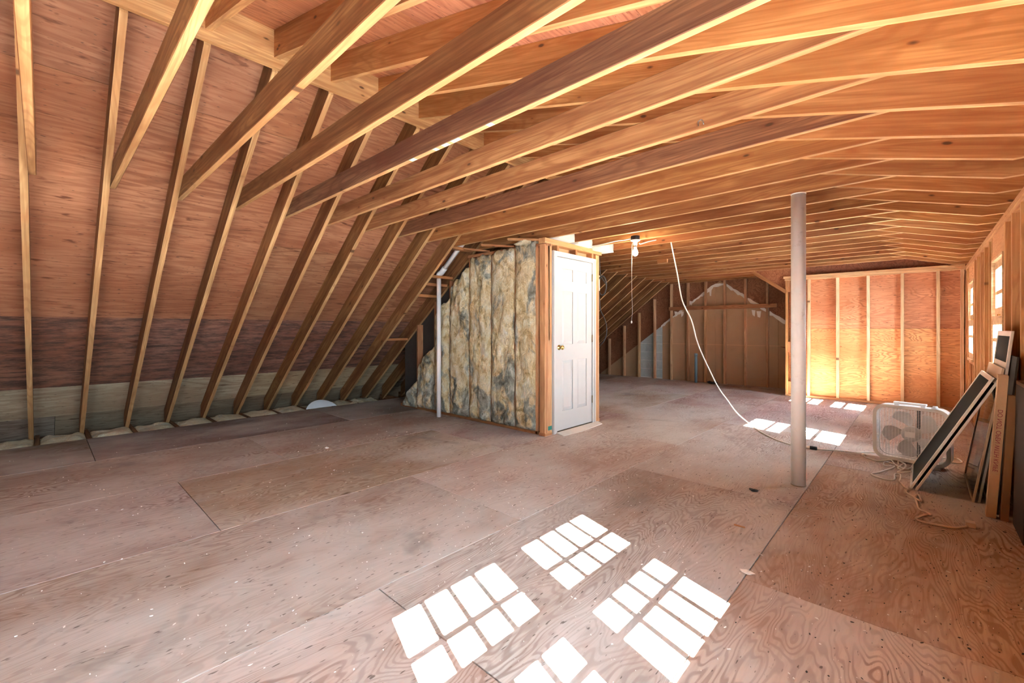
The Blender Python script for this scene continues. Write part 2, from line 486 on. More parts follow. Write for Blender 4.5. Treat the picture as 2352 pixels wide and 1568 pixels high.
def tube_mesh(name, pts, r, seg=8, sub=6, smooth_path=True, radii=None):
    P = catmull(pts, sub) if smooth_path else [Vector(p) for p in pts]
    vs, fs = [], []
    prev = None
    for i, p in enumerate(P):
        d = (P[min(i + 1, len(P) - 1)] - P[max(i - 1, 0)])
        if d.length < 1e-9: d = Vector((0, 0, 1))
        d.normalize()
        if prev is None:
            n = d.orthogonal().normalized()
        else:
            n = (prev - d * prev.dot(d))
            n = n.normalized() if n.length > 1e-6 else d.orthogonal().normalized()
        prev = n
        b = d.cross(n)
        rr = r if radii is None else radii[min(int(i / len(P) * len(radii)), len(radii) - 1)]
        for k in range(seg):
            a = 2 * math.pi * k / seg
            vs.append(p + (n * math.cos(a) + b * math.sin(a)) * rr)
    for i in range(len(P) - 1):
        for k in range(seg):
            k2 = (k + 1) % seg
            fs.append((i * seg + k, i * seg + k2, (i + 1) * seg + k2, (i + 1) * seg + k))
    fs.append(tuple(range(seg - 1, -1, -1)))
    e = (len(P) - 1) * seg
    fs.append(tuple(range(e, e + seg)))
    return mesh(name, vs, fs, True)
def lathe_mesh(name, prof, seg=24):
    """prof = [(r, z)] spun about Z"""
    vs, fs = [], []
    for r, z in prof:
        for k in range(seg):
            a = 2 * math.pi * k / seg
            vs.append((r * math.cos(a), r * math.sin(a), z))
    for i in range(len(prof) - 1):
        for k in range(seg):
            k2 = (k + 1) % seg
            fs.append((i * seg + k, i * seg + k2, (i + 1) * seg + k2, (i + 1) * seg + k))
    fs.append(tuple(range(seg - 1, -1, -1)))
    e = (len(prof) - 1) * seg
    fs.append(tuple(range(e, e + seg)))
    return mesh(name, vs, fs, True)
class MB:
    """collects boxes into one mesh"""
    def __init__(self): self.v = []; self.f = []
    def box(self, lo, hi):
        b = len(self.v)
        for z in (lo[2], hi[2]):
            self.v += [(lo[0], lo[1], z), (hi[0], lo[1], z), (hi[0], hi[1], z), (lo[0], hi[1], z)]
        self.f += [(b + 3, b + 2, b + 1, b), (b + 4, b + 5, b + 6, b + 7)]
        for i in range(4):
            j = (i + 1) % 4
            self.f.append((b + i, b + j, b + 4 + j, b + 4 + i))
        return self
    def build(self, name, mat, parent=None, color=None, mw=None, smooth=False):
        return obj(name, mesh(name, self.v, self.f, smooth), mat, parent, color, mw)

def vary(c, s=0.12):
    k = 1 + R(-s, s)
    return (c[0] * k * (1 + R(-.03, .03)), c[1] * k * (1 + R(-.06, .06)), c[2] * k * (1 + R(-.08, .08)))
TIE = (0.36, 0.16, 0.062)
RAFT = (0.26, 0.118, 0.046)
DORM = (0.58, 0.272, 0.10)
STUD = (0.64, 0.34, 0.14)
RED = (0.385, 0.178, 0.10)
DARKPLY = (0.17, 0.080, 0.042)

# ------------------------------------------------------------------ the setting: floor
SP = 0.40
def ry(k): return 0.317 + SP * k
EDGE_X = -6.65
floor = MB().box((-6.60, BACK_Y, -0.16), (0.58, 10.2, -0.022)).build('floor', 'dark_board')
tag(floor, 'worn reddish brown plywood attic floor with dust and paint flecks', 'floor', kind='structure')
rows = [(-6.65, -5.47, 0.33), (-5.47, -4.25, 1.54), (-4.25, -3.04, 0.725), (-3.04, -1.83, 2.05), (-1.83, -0.62, 1.06), (-0.62, 0.575, 2.30)]
FLOORC = (0.51, 0.435, 0.39)
for (x0, x1, yj) in rows:
    y = yj - 2.43 * 3
    while y < 10.19:
        y0, y1 = max(y, BACK_Y), min(y + 2.43, 10.19)
        if y1 - y0 > 0.05:
            c = vary(FLOORC, 0.07)
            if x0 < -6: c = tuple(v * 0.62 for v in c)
            if x1 > 0.5: c = (c[0] * 0.98, c[1] * 0.91, c[2] * 0.86)
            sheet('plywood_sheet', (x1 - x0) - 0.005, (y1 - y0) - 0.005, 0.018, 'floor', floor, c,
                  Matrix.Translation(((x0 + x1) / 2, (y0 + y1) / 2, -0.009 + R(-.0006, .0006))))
        y += 2.43
# eave: ceiling board below and joist ends beside each rafter
eave = box('eave_board', (-7.75, BACK_Y, -0.20), (-6.55, 10.2, -0.17), 'dark_board', floor)
for k in range(-4, 25):
    beam('floor_joist', (-7.45, ry(k) + 0.045, -0.095), (-6.60, ry(k) + 0.045, -0.095), 0.038, 0.14, 'lumber', floor, vary((0.20, 0.095, 0.05)))

# ------------------------------------------------------------------ left roof slope
SL = 0.78
ANG = math.atan(SL)
OFF = 0.241
def zin(x): return 3.02 + SL * (x + 3.30)
def zsh(x): return zin(x) + OFF
wl = MB()
wall_left = empty('wall_left')
tag(wall_left, 'steep roof slope with reddish plywood sheathing and brown rafters', 'roof slope', kind='structure')
srows = [(-7.80, -7.22, 0.10, (0.36, 0.285, 0.21), 'ply_roof'), (-7.22, -6.742, 1.9, (0.56, 0.44, 0.32), 'ply_roof'),
         (-6.742, -5.805, 0.75, (0.34, 0.18, 0.115), 'ply_roof_mold'), (-5.805, -4.850, 1.55, RED, 'ply_roof'),
         (-4.850, -3.893, 0.35, RED, 'ply_roof'), (-3.893, -3.29, 1.15, RED, 'ply_roof')]
for (x0, x1, yj, c, mt) in srows:
    y = yj - 2.43 * 3
    sl = (x1 - x0) / math.cos(ANG)
    while y < 10.2:
        y0, y1 = max(y, BACK_Y), min(y + 2.43, 10.2)
        if y1 - y0 > 0.05:
            xc = (x0 + x1) / 2
            nrm = Vector((-math.sin(ANG), 0, math.cos(ANG)))
            p = Vector((xc, (y0 + y1) / 2, zsh(xc))) + nrm * 0.006
            # panel underside faces the room: flip so the bevelled side looks down
            mw = Matrix.Translation(p) @ Matrix.Rotation(-ANG, 4, 'Y') @ Matrix.Rotation(math.pi, 4, 'Y')
            sheet('sheathing_panel', sl - 0.003, (y1 - y0) - 0.003, 0.012, mt, wall_left, vary(c, 0.08), mw)
        y += 2.43
mb = MB()
raft_pts = [(-7.30, zin(-7.30)), (-3.319, zin(-3.319)), (-3.319, zsh(-3.319)), (-7.30, zsh(-7.30))]
rafter_objs = {}
for k in range(-7, 25):
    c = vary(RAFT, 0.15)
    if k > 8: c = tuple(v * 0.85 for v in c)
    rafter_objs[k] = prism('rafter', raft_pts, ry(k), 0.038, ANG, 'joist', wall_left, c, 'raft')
# ladder blocks between the rafters beside the closet
for (bx, bz) in ((-4.345, 2.20), (-4.776, 1.869), (-4.898, 1.774), (-5.083, 1.629), (-5.88, 1.005)):
    mw = Matrix.Translation((bx - 0.020, ry(8) + 0.20, bz + 0.034)) @ Matrix.Rotation(-ANG + math.radians(38), 4, 'Y') @ Matrix.Rotation(math.pi / 2, 4, 'Z')
    obj('blocking', box_mesh(0.362, 0.085, 0.036, 0.002, 'lumber'), None, wall_left, vary((0.50, 0.24, 0.10)), mw)
# outer skin that keeps the daylight out of the joints
def skin(name, quad, parent, mat='dark_board', th=0.02, nrm=(0, 0, 1)):
    n = Vector(nrm).normalized() * th
    a = [Vector(p) for p in quad]; b = [p + n for p in a]
    vs = a + b
    fs = [(3, 2, 1, 0), (4, 5, 6, 7)] + [(i, (i + 1) % 4, 4 + (i + 1) % 4, 4 + i) for i in range(4)]
    return obj(name, mesh(name, vs, fs), mat, parent)
e = 0.016
skin('roofing_felt', [(-7.9, BACK_Y - 0.1, zsh(-7.9) + e), (-3.28, BACK_Y - 0.1, zsh(-3.28) + e), (-3.28, 10.3, zsh(-3.28) + e), (-7.9, 10.3, zsh(-7.9) + e)], wall_left, nrm=(-SL, 0, 1))

# ------------------------------------------------------------------ ceiling: ridge, dormer rafters, ties, deck
ceiling = empty('ceiling')
tag(ceiling, 'exposed timber roof of orange dormer rafters and brown ties', 'ceiling', kind='structure')
beam('ridge_board', (-3.30, BACK_Y, 3.165), (-3.30, 10.18, 3.165), 0.038, 0.29, 'lumber', ceiling, (0.72, 0.46, 0.22))
DS = 0.27
def zd(x): return 2.24 - DS * (x + 0.15)
DANG = -math.atan(DS)
DEND = 9.12
dpts = [(-3.281, zd(-3.281)), (0.365, zd(0.365)), (0.60, zd(0.365) + 0.003), (0.60, zd(0.60) + 0.19), (-3.281, zd(-3.281) + 0.19)]
for k in range(-7, 22):
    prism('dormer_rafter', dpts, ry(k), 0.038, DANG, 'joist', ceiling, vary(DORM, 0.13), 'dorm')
TIEZ = 2.24
tie_tints = {3: (0.16, 0.072, 0.05), 6: (0.20, 0.082, 0.05), 4: (0.35, 0.165, 0.075), 5: (0.37, 0.175, 0.078), 0: (0.20, 0.086, 0.031), 1: (0.205, 0.087, 0.032), 2: (0.20, 0.085, 0.034), -1: (0.34, 0.14, 0.05)}
ties = {}
for k in range(-7, 25):
    y = ry(k) + 0.0385
    xr = 0.02 if k < 22 else -2.30
    c = tie_tints.get(k, vary(TIE, 0.14))
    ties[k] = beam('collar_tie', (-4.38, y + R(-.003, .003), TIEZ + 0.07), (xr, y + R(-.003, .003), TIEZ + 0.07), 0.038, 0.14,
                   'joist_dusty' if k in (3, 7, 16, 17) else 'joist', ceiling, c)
# teal crayon marks on the underside of the dark tie
for (mx, ml) in ((-2.28, 0.05), (-2.05, 0.035), (-1.96, 0.05), (-1.87, 0.07), (-1.60, 0.04)):
    MB().box((mx - ml / 2, ry(3) + 0.024, TIEZ - 0.0008), (mx + ml / 2, ry(3) + 0.053, TIEZ + 0.001)).build('crayon_mark', 'teal_pale', ceiling)
# bent nail left in a tie
nl = tube_mesh('bent_nail', [(-0.845, ry(5) - 0.02 + 0.04, 2.26), (-0.835, ry(5) - 0.01, 2.268), (-0.815, ry(5) - 0.014, 2.270), (-0.807, ry(5) - 0.014, 2.245)], 0.0028, 6, 4)
nail = obj('bent_nail', nl, 'iron', ceiling)
# deck panels over the dormer
dl = math.sqrt(1 + DS * DS)
xs = [-3.28 + 1.17 * i for i in range(3)] + [0.30, 0.80]
for i in range(4):
    x0, x1 = xs[i], xs[i + 1]
    y = (-6.9, -5.7, -6.3, -5.1)[i]
    while y < 9.2:
        y0, y1 = max(y, BACK_Y), min(y + 2.43, 9.2)
        if y1 - y0 > 0.05:
            xc = (x0 + x1) / 2
            mw = Matrix.Translation((xc, (y0 + y1) / 2, zd(xc) + 0.19 + 0.008)) @ Matrix.Rotation(-DANG, 4, 'Y') @ Matrix.Rotation(math.pi, 4, 'Y')
            sheet('deck_panel', (x1 - x0) * dl - 0.003, (y1 - y0) - 0.003, 0.012, 'ply_roof', ceiling, vary((0.50, 0.215, 0.12), 0.08), mw)
        y += 2.43
e2 = 0.19 + 0.018
skin('roofing_felt', [(-3.36, BACK_Y - 0.1, zd(-3.36) + e2), (0.85, BACK_Y - 0.1, zd(0.85) + e2), (0.85, 9.25, zd(0.85) + e2), (-3.36, 9.25, zd(-3.36) + e2)], ceiling)
# original right hand slope beyond the dormer end
def zr(x): return 3.02 - SL * (x + 3.30)
rpts = [(-3.281, zr(-3.281)), (0.75, zr(0.75)), (0.75, zr(0.75) + OFF), (-3.281, zr(-3.281) + OFF)]
for k in (23, 24):
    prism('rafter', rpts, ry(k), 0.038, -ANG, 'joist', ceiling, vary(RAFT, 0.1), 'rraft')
sl = (0.9 + 3.28) / math.cos(ANG)
xc = (0.9 - 3.28) / 2
sheet('deck_panel', sl, 1.2, 0.012, 'ply_roof', ceiling, DARKPLY,
      Matrix.Translation((xc, 9.83, zr(xc) + OFF + 0.008)) @ Matrix.Rotation(ANG, 4, 'Y') @ Matrix.Rotation(math.pi, 4, 'Y'))
skin('roofing_felt', [(-3.36, 9.23, zr(-3.36) + OFF + .02), (0.95, 9.23, zr(0.95) + OFF + .02), (0.95, 10.4, zr(0.95) + OFF + .02), (-3.36, 10.4, zr(-3.36) + OFF + .02)], ceiling, nrm=(SL, 0, 1))

# ------------------------------------------------------------------ window wall on the right
wall_right = empty('wall_right')
tag(wall_right, 'stud framed window wall with bare orange studs and header', 'wall', kind='structure')
SHX = 0.580
PLZ = 2.03
beam('top_plate', (WX + 0.045, BACK_Y, PLZ + 0.019), (WX + 0.045, 9.10, PLZ + 0.019), 0.09, 0.038, 'lumber', wall_right, (0.80, 0.47, 0.23))
beam('top_plate', (WX + 0.045, BACK_Y, PLZ + 0.057), (WX + 0.045, 9.10, PLZ + 0.057), 0.09, 0.038, 'lumber', wall_right, (0.78, 0.45, 0.22))
beam('sole_plate', (WX + 0.045, BACK_Y, 0.019), (WX + 0.045, 9.10, 0.019), 0.09, 0.038, 'lumber', wall_right, vary(STUD))
def rstud(y, z0=0.038, z1=PLZ, c=None, dy=0.0):
    return beam('stud', (WX + 0.045, y, z0), (WX + 0.045, y + dy, z1), 0.09, 0.038, 'lumber', wall_right, c or vary((0.76, 0.44, 0.20), 0.10), up=(0, 1, 0))
HW = WIN_HW
for yc in WIN_Y:
    for s in (-1, 1):
        rstud(yc + s * (HW + 0.019), 0.038, WIN_Z1)           # trimmer
        rstud(yc + s * (HW + 0.058))                          # king stud
    MB().box((WX + 0.004, yc - HW - 0.038, WIN_Z1), (WX + 0.086, yc + HW + 0.038, PLZ)).build('header', 'ply_wall', wall_right, (0.80, 0.46, 0.23))
    box('rough_sill', (WX, yc - HW, WIN_Z0 - 0.038), (WX + 0.09, yc + HW, WIN_Z0), 'lumber', wall_right, vary(STUD), 0.002, 1)
    for q in (-0.2, 0.2):
        rstud(yc + q, 0.038, WIN_Z0 - 0.038)
for y in (8.78, 9.08, 7.36, 6.97, 6.58, 6.17, 4.76, 4.38, 3.95, 3.53, 3.11, 2.70, 2.28, -0.2, -0.6, -2.6, -2.9, -3.18):
    rstud(y)
# outer sheathing with the window holes left open
edges = []
ys = sorted(WIN_Y)
cur = BACK_Y - 0.05
i = 0
for yc in ys:
    edges.append((cur, yc - HW, 0, 2.3)); edges.append((yc - HW, yc + HW, 0, WIN_Z0)); edges.append((yc - HW, yc + HW, WIN_Z1, 2.3))
    cur = yc + HW
edges.append((cur, 9.2, 0, 2.3))
for (y0, y1, z0, z1) in edges:
    if y1 - y0 < 0.02: continue
    MB().box((SHX, y0 + 0.001, z0 - 0.2 if z0 == 0 else z0), (SHX + 0.014, y1 - 0.001, z1)).build('sheathing_panel', 'ply_wall', wall_right, vary((0.66, 0.34, 0.16), 0.1))
# windows
def window(n, yc):
    root = empty('window_%d' % n, (0, 0, 0))
    far = {}.get(yc)
    lab = {8.10: 'farthest double hung window near the plywood corner', 5.53: 'double hung window behind the stacked screens'}.get(yc, 'added unseen double hung window with grid muntins, number %d along the wall' % n)
    tag(root, lab, 'window', kind='structure')
    y0, y1 = yc - HW, yc + HW
    fx0, fx1 = 0.478, 0.60
    c = (0.80, 0.62, 0.40)
    fr = MB()
    fr.box((fx0, y0 + 0.001, WIN_Z0 + 0.001), (fx1, y0 + 0.02, WIN_Z1 - 0.001)).box((fx0, y1 - 0.02, WIN_Z0 + 0.001), (fx1, y1 - 0.001, WIN_Z1 - 0.001))
    fr.box((fx0, y0 + 0.02, WIN_Z1 - 0.02), (fx1, y1 - 0.02, WIN_Z1 - 0.001)).box((fx0 - 0.012, y0 + 0.02, WIN_Z0 + 0.001), (fx1, y1 - 0.02, WIN_Z0 + 0.03))
    fr.build('frame', 'win_wood', root, c)
    for nm, x0, x1, zb, zg0, zg1, zt, bar in (('upper_sash', 0.500, 0.514, 1.311, 1.385, 1.727, 1.793, 1.519), ('lower_sash', 0.484, 0.498, 0.820, 0.896, 1.236, 1.311, 1.104)):
        g0, g1 = yc - 0.295, yc + 0.295
        s = MB()
        s.box((x0, y0 + 0.022, zb), (x1, g0, zt)).box((x0, g1, zb), (x1, y1 - 0.022, zt))
        s.box((x0, g0, zb), (x1, g1, zg0)).box((x0, g0, zg1), (x1, g1, zt))
        so = s.build(nm, 'win_wood', root, c)
        for q in (-0.1475, 0.0, 0.1475):
            MB().box((x0 + 0.0055, yc + q - 0.016, zg0), (x1 - 0.0055, yc + q + 0.016, zg1)).build('muntin', 'win_wood', so, c)
        MB().box((x0 + 0.005, g0, bar - 0.017), (x1 - 0.005, g1, bar + 0.017)).build('muntin', 'win_wood', so, c)
        MB().box(((x0 + x1) / 2 - 0.001, g0, zg0), ((x0 + x1) / 2 + 0.001, g1, zg1)).build('pane', 'glass', so)
    MB().box((0.485, yc - 0.03, 1.312), (0.503, yc + 0.03, 1.324)).build('sash_lock', 'brass', root)
for n, yc in enumerate(WIN_Y):
    window(n + 1, yc)

# ------------------------------------------------------------------ wall behind the camera (gable with windows)
wall_back = empty('wall_back')
tag(wall_back, 'plain plywood gable wall behind the viewpoint', 'wall', kind='structure')
def bpanel(x0, x1, z0, z1):
    MB().box((x0, BACK_Y - 0.11, z0), (x1, BACK_Y - 0.09, z1)).build('sheathing_panel', 'ply_wall', wall_back, vary((0.50, 0.24, 0.11), 0.1))
cur = -7.9
for xc in BACK_WIN:
    bpanel(cur, xc - BW_HW, -0.2, 3.6)
    bpanel(xc - BW_HW, xc + BW_HW, -0.2, BW_Z0)
    bpanel(xc - BW_HW, xc + BW_HW, BW_Z1, 3.6)
    cur = xc + BW_HW
bpanel(cur, 0.7, -0.2, 3.6)
for n, xc in enumerate(BACK_WIN):
    root = empty('window_%d' % (n + 7))
    tag(root, 'plain two light gable window out of frame, number %d from the eave' % (n + 1), 'window', kind='structure')
    fr = MB()
    for (a, b_) in ((xc - BW_HW, xc - BW_HW + .05), (xc + BW_HW - .05, xc + BW_HW), (xc - .015, xc + .015)):
        fr.box((a, BACK_Y - 0.10, BW_Z0), (b_, BACK_Y - 0.05, BW_Z1))
    fr.box((xc - BW_HW, BACK_Y - 0.10, BW_Z0), (xc + BW_HW, BACK_Y - 0.05, BW_Z0 + .05)).box((xc - BW_HW, BACK_Y - 0.10, BW_Z1 - .05), (xc + BW_HW, BACK_Y - 0.05, BW_Z1))
    fr.box((xc - BW_HW, BACK_Y - 0.10, 1.28), (xc + BW_HW, BACK_Y - 0.05, 1.32))
    fr.build('frame', 'win_wood', root, (0.66, 0.42, 0.22))
    MB().box((xc - BW_HW, BACK_Y - 0.076, BW_Z0), (xc + BW_HW, BACK_Y - 0.074, BW_Z1)).build('pane', 'glass', root)

# ------------------------------------------------------------------ far gable wall (recess)
GY = 10.10
wall_far = empty('wall_far')
tag(wall_far, 'dark far gable wall with brown fibre board between studs', 'wall', kind='structure')
MB().box((-7.9, GY + 0.105, -0.2), (0.9, GY + 0.125, 3.7)).build('sheathing_panel', 'ply_roof', wall_far, (0.30, 0.14, 0.075), Matrix.Identity(4))
# fibre boards cut along an older roof line
def gl(x): return 2.26 - 0.745 * (abs(x + 3.22))
def poly_plate(name, pts, y0, y1, mat, parent, color=None):
    n = len(pts)
    vs = [(p[0], y0, p[1]) for p in pts] + [(p[0], y1, p[1]) for p in pts]
    area = sum(pts[i][0] * pts[(i + 1) % n][1] - pts[(i + 1) % n][0] * pts[i][1] for i in range(n))
    if area < 0:
        pts = pts[::-1]
        vs = [(p[0], y0, p[1]) for p in pts] + [(p[0], y1, p[1]) for p in pts]
    fs = [tuple(range(n)), tuple(range(2 * n - 1, n - 1, -1))] + [(i + n, (i + 1) % n + n, (i + 1) % n, i) for i in range(n)]
    return obj(name, mesh(name, vs, fs), mat, parent, color)
SE = 0.850
FB0, FB1 = GY + 0.085, GY + 0.104
def strip(x0, x1, za, zb):
    pts = [(x0, za), (x1, za), (x1, min(zb, gl(x1)))]
    if x0 < -3.22 < x1 and gl(-3.22) < zb + 9: pts.append((-3.22, min(zb, gl(-3.22))))
    pts.append((x0, min(zb, gl(x0))))
    return pts
fb = [(-6.25, -5.55, 0, SE), (-5.54, -5.125, 0, SE), (-4.53, -3.32, 0, SE - .003), (-3.315, -2.10, 0, SE - .003), (-2.095, -0.6, 0, SE - .003),
      (-4.53, -3.32, SE + .003, 5), (-3.315, -2.10, SE + .003, 5), (-2.095, -1.4, SE + .003, 5)]
for q in fb:
    x0, x1, za, zb = q
    if za > 0:
        poly_plate('fibre_board', strip(x0, x1, za, zb), FB0, FB1, 'kraft', wall_far)
    else:
        pts = [(x0, 0), (x1, 0)]
        if gl(x1) < zb: pts.append((x1, max(gl(x1), .01)))
        else: pts.append((x1, zb))
        if gl(x0) < zb:
            xk = -3.22 - (2.26 - zb) / 0.745 if x0 < -3.22 else None
            if xk and x0 < xk < x1: pts.append((xk, zb))
            pts.append((x0, max(gl(x0), .01)))
        else: pts.append((x0, zb))
        poly_plate('fibre_board', pts, FB0, FB1, 'kraft', wall_far)
box('seam_strip', (-4.53, FB0 - 0.004, SE - 0.010), (-1.4, FB0, SE + 0.010), 'cardboard', wall_far)
# concrete block chimney breast with mortar behind
poly_plate('mortar_bed', [(-5.12, 0), (-4.535, 0), (-4.535, gl(-4.535)), (-5.12, gl(-5.12))], FB0 + 0.008, FB1, 'mortar', wall_far)
bw, bh = 0.39, 0.197
for r in range(8):
    z0 = 0.022 + r * (bh + 0.008)
    x = -5.12 - (0.2 if r % 2 else 0.02)
    while x < -4.53:
        x0, x1 = max(x, -5.118), min(x + bw, -4.537)
        x += bw + 0.008
        if x1 - x0 < 0.03: continue
        z1 = z0 + bh
        if gl(x1) < z0 + 0.02: continue
        pts = [(x0, z0), (x1, z0), (x1, min(z1, gl(x1) - .004))]
        if gl(x0) < z1 < gl(x1):
            pts.append((-3.22 - (2.26 - z1) / 0.745, z1))
        if gl(x0) > z0: pts.append((x0, min(z1, gl(x0) - .004)))
        else:
            xk = -3.22 - (2.26 - z0) / 0.745
            pts[0] = (max(x0, xk), z0)
        poly_plate('concrete_block', pts, FB0 - 0.006, FB0 + 0.010, 'block', wall_far)
for x in (-5.95, -5.52, -5.11, -4.70, -4.29, -3.90, -3.51, -3.10, -2.69, -2.28, -1.87, -1.46, -1.05):
    top = min(zin(x) - 0.01 if x < -4.5 else 2.42, zr(x) + 0.01 if x > -2.5 else 9)
    c = vary((0.70, 0.46, 0.28), 0.12)
    beam('stud', (x, GY + 0.042, 0.0), (x + R(-.006, .006), GY + 0.042, top), 0.038, 0.085, 'lumber', wall_far, c, up=(0, 1, 0))
box('ledger_beam', (-4.32, GY - 0.042, 1.63), (-2.10, GY - 0.002, 1.712), 'lumber', wall_far, (0.40, 0.20, 0.10), 0.003)
# plaster smeared along the older roof line, in ragged pieces
def smear(x0, x1, n, th):
    up, lo = [], []
    for i in range(n + 1):
        x = x0 + (x1 - x0) * i / n
        z = gl(x) if abs(x + 3.22) > 0.13 else 2.175
        j = th * R(0.35, 1.1)
        up.append((x, z + j * 0.6)); lo.append((x, z - j * R(0.4, 1.3)))
    poly_plate('plaster_smear', up + lo[::-1], FB0 - 0.012, FB0 + 0.004, 'plaster', wall_far)
for (a, b_, n, th) in ((-4.56, -4.31, 6, .05), (-4.28, -4.10, 4, .03), (-4.22, -3.93, 5, .045), (-3.88, -3.53, 7, .055), (-3.49, -3.12, 8, .06), (-3.08, -2.72, 8, .065), (-2.66, -2.30, 7, .06), (-2.25, -1.9, 6, .075)):
    smear(a, b_, n, th)
for (x, z) in ((-4.20, 1.56), (-4.05, 1.55), (-3.86, 1.80), (-3.42, 2.02), (-2.45, 1.52), (-2.55, 1.55)):
    hw = R(.02, .045)
    poly_plate('plaster_smear', [(x - hw, z + R(.03, .06)), (x + hw, z + R(.03, .06)), (x + hw * .6, z - R(.03, .12)), (x - hw * .5, z - R(.03, .09))], FB0 - 0.010, FB0 + 0.002, 'plaster', wall_far)

# ------------------------------------------------------------------ plywood end wall of the dormer
EY = 9.10
wall_fr = empty('wall_far_right')
tag(wall_fr, 'bright orange plywood end wall with pale studs beside the windows', 'wall', kind='structure')
PX0 = -1.765
for (x0, x1, z0, z1, c) in ((-1.76, 0.58, 0.0, 1.205, (0.82, 0.43, 0.20)), (-1.76, 0.58, 1.209, 2.14, (0.68, 0.33, 0.18))):
    xm = [(-1.76, -0.61), (-0.607, 0.578)]
    for (a, b_) in xm:
        s = sheet('sheathing_panel', z1 - z0, b_ - a, 0.012, 'ply_wall', wall_fr, vary(c, 0.05),
                  Matrix.Translation(((a + b_) / 2, EY + 0.096, (z0 + z1) / 2)) @ Matrix(((0, 1, 0, 0), (0, 0, -1, 0), (-1, 0, 0, 0), (0, 0, 0, 1))))
poly_plate('cheek_panel', [(-2.42, 2.42), (-2.42, 1.0), (-1.76, 1.0), (-1.76, 2.10), (0.6, 2.10), (0.6, zd(0.6) + .19), (-2.42, zd(-2.42) + .19)][0:0] or [(-1.77, 2.10), (0.6, 2.10), (0.6, zd(0.6) + .19), (-1.77, zd(-1.77) + .19)], EY + 0.09, EY + 0.10, 'ply_roof', wall_fr, (0.26, 0.105, 0.055))
poly_plate('cheek_panel', [(-2.36, 2.29), (-1.80, 1.87), (-1.70, 1.87), (-1.70, 2.70), (-2.36, 2.86)], EY + 0.05, EY + 0.06, 'ply_roof', wall_fr, (0.42, 0.18, 0.085))
box('sole_plate', (PX0, EY, 0.0), (WX, EY + 0.09, 0.038), 'lumber', wall_fr, (0.72, 0.45, 0.24), 0.003)
beam('top_plate', (PX0 - 0.01, EY + 0.045, 2.081), (WX, EY + 0.045, 2.081), 0.09, 0.038, 'lumber', wall_fr, (0.86, 0.60, 0.34))
beam('top_plate', (PX0 - 0.03, EY + 0.045, 2.121), (WX, EY + 0.045, 2.121), 0.09, 0.038, 'lumber', wall_fr, (0.84, 0.58, 0.32))
for x in (-1.415, -1.007, -0.606, -0.195, 0.207, 0.455):
    beam('stud', (x, EY + 0.045, 0.038), (x + R(-.004, .004), EY + 0.045, 2.062), 0.038, 0.09, 'lumber', wall_fr, vary((0.93, 0.76, 0.53), 0.03), up=(0, 1, 0))
for x in (-1.745, -1.655):
    beam('stud', (x, EY + 0.045, 0.038), (x, EY + 0.045, 2.062), 0.038, 0.09, 'lumber', wall_fr, vary((0.66, 0.38, 0.18), 0.06), up=(0, 1, 0))
for (z0, z1) in ((0.04, 0.26), (0.78, 0.97), (1.86, 2.06)):
    box('blocking', (-1.726, EY + 0.012, z0), (-1.674, EY + 0.085, z1), 'lumber', wall_fr, vary((0.64, 0.36, 0.17), 0.06), 0.002, 2)
# trimmed rafter that carries the dormer cheek
beam('brace', (-2.36, EY + 0.02, 2.315), (-1.755, EY + 0.02, 1.862), 0.04, 0.06, 'lumber', wall_fr, (0.46, 0.22, 0.09))
# wall that closes the space behind the end wall
MB().box((-1.77, EY + 0.104, -0.1), (0.6, EY + 0.115, 2.5)).build('backing_panel', 'dark_board', wall_fr)

# ------------------------------------------------------------------ closet
CX, CY = -3.05, 3.83
wall_cs = empty('wall_closet_side')
tag(wall_cs, 'closet side wall of studs packed with fibreglass under the roof slope', 'wall', kind='structure')
CST = (0.55, 0.29, 0.14)
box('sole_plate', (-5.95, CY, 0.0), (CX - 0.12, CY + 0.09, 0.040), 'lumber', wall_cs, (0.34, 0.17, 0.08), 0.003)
for i, x in enumerate((-3.195, -3.125, -3.085)):
    w_ = (0.038, 0.03, 0.07)[i]
    beam('corner_post', (x + (0.004, 0, 0)[i], CY + 0.045, 0.0), (x + (0.004, 0, 0)[i], CY + 0.045, 2.15), w_, 0.09, 'lumber', wall_cs, vary((0.72, 0.42, 0.23), 0.05), up=(0, 1, 0))
box('corner_post', (-3.13, CY - 0.014, 0.0), (-3.052, CY + 0.03, 2.15), 'lumber', wall_cs, (0.72, 0.43, 0.24), 0.003, 2)
for x in (-3.515, -3.92, -4.325, -4.73, -5.075, -5.50):
    top = min(2.13, zin(x) - 0.045)
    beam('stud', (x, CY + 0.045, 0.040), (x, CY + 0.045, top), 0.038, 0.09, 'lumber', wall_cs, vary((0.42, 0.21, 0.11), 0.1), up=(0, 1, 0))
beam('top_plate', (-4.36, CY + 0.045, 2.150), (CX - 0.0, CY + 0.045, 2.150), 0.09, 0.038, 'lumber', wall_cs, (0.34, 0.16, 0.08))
for (x0, x1, z) in ((-4.28, -4.05, 2.215), (-3.95, -3.62, 2.22), (-3.50, -3.10, 2.228)):
    beam('blocking', (x0, CY - 0.14, z + 0.012), (x1, CY + 0.10, z - 0.02), 0.06, 0.022, 'lumber', wall_cs, vary((0.60, 0.32, 0.15)))
poly_plate('backing_panel', [(-5.98, 0.0), (-3.10, 0.0), (-3.10, 2.13), (-4.42, 2.13), (-5.98, zin(-5.98) - 0.0)], CY + 0.10, CY + 0.108, 'dark_board', wall_cs)
wall_cf = empty('wall_closet_front')
tag(wall_cf, 'closet front wall of rough studs framing the white door', 'wall', kind='structure')
FE = 4.94
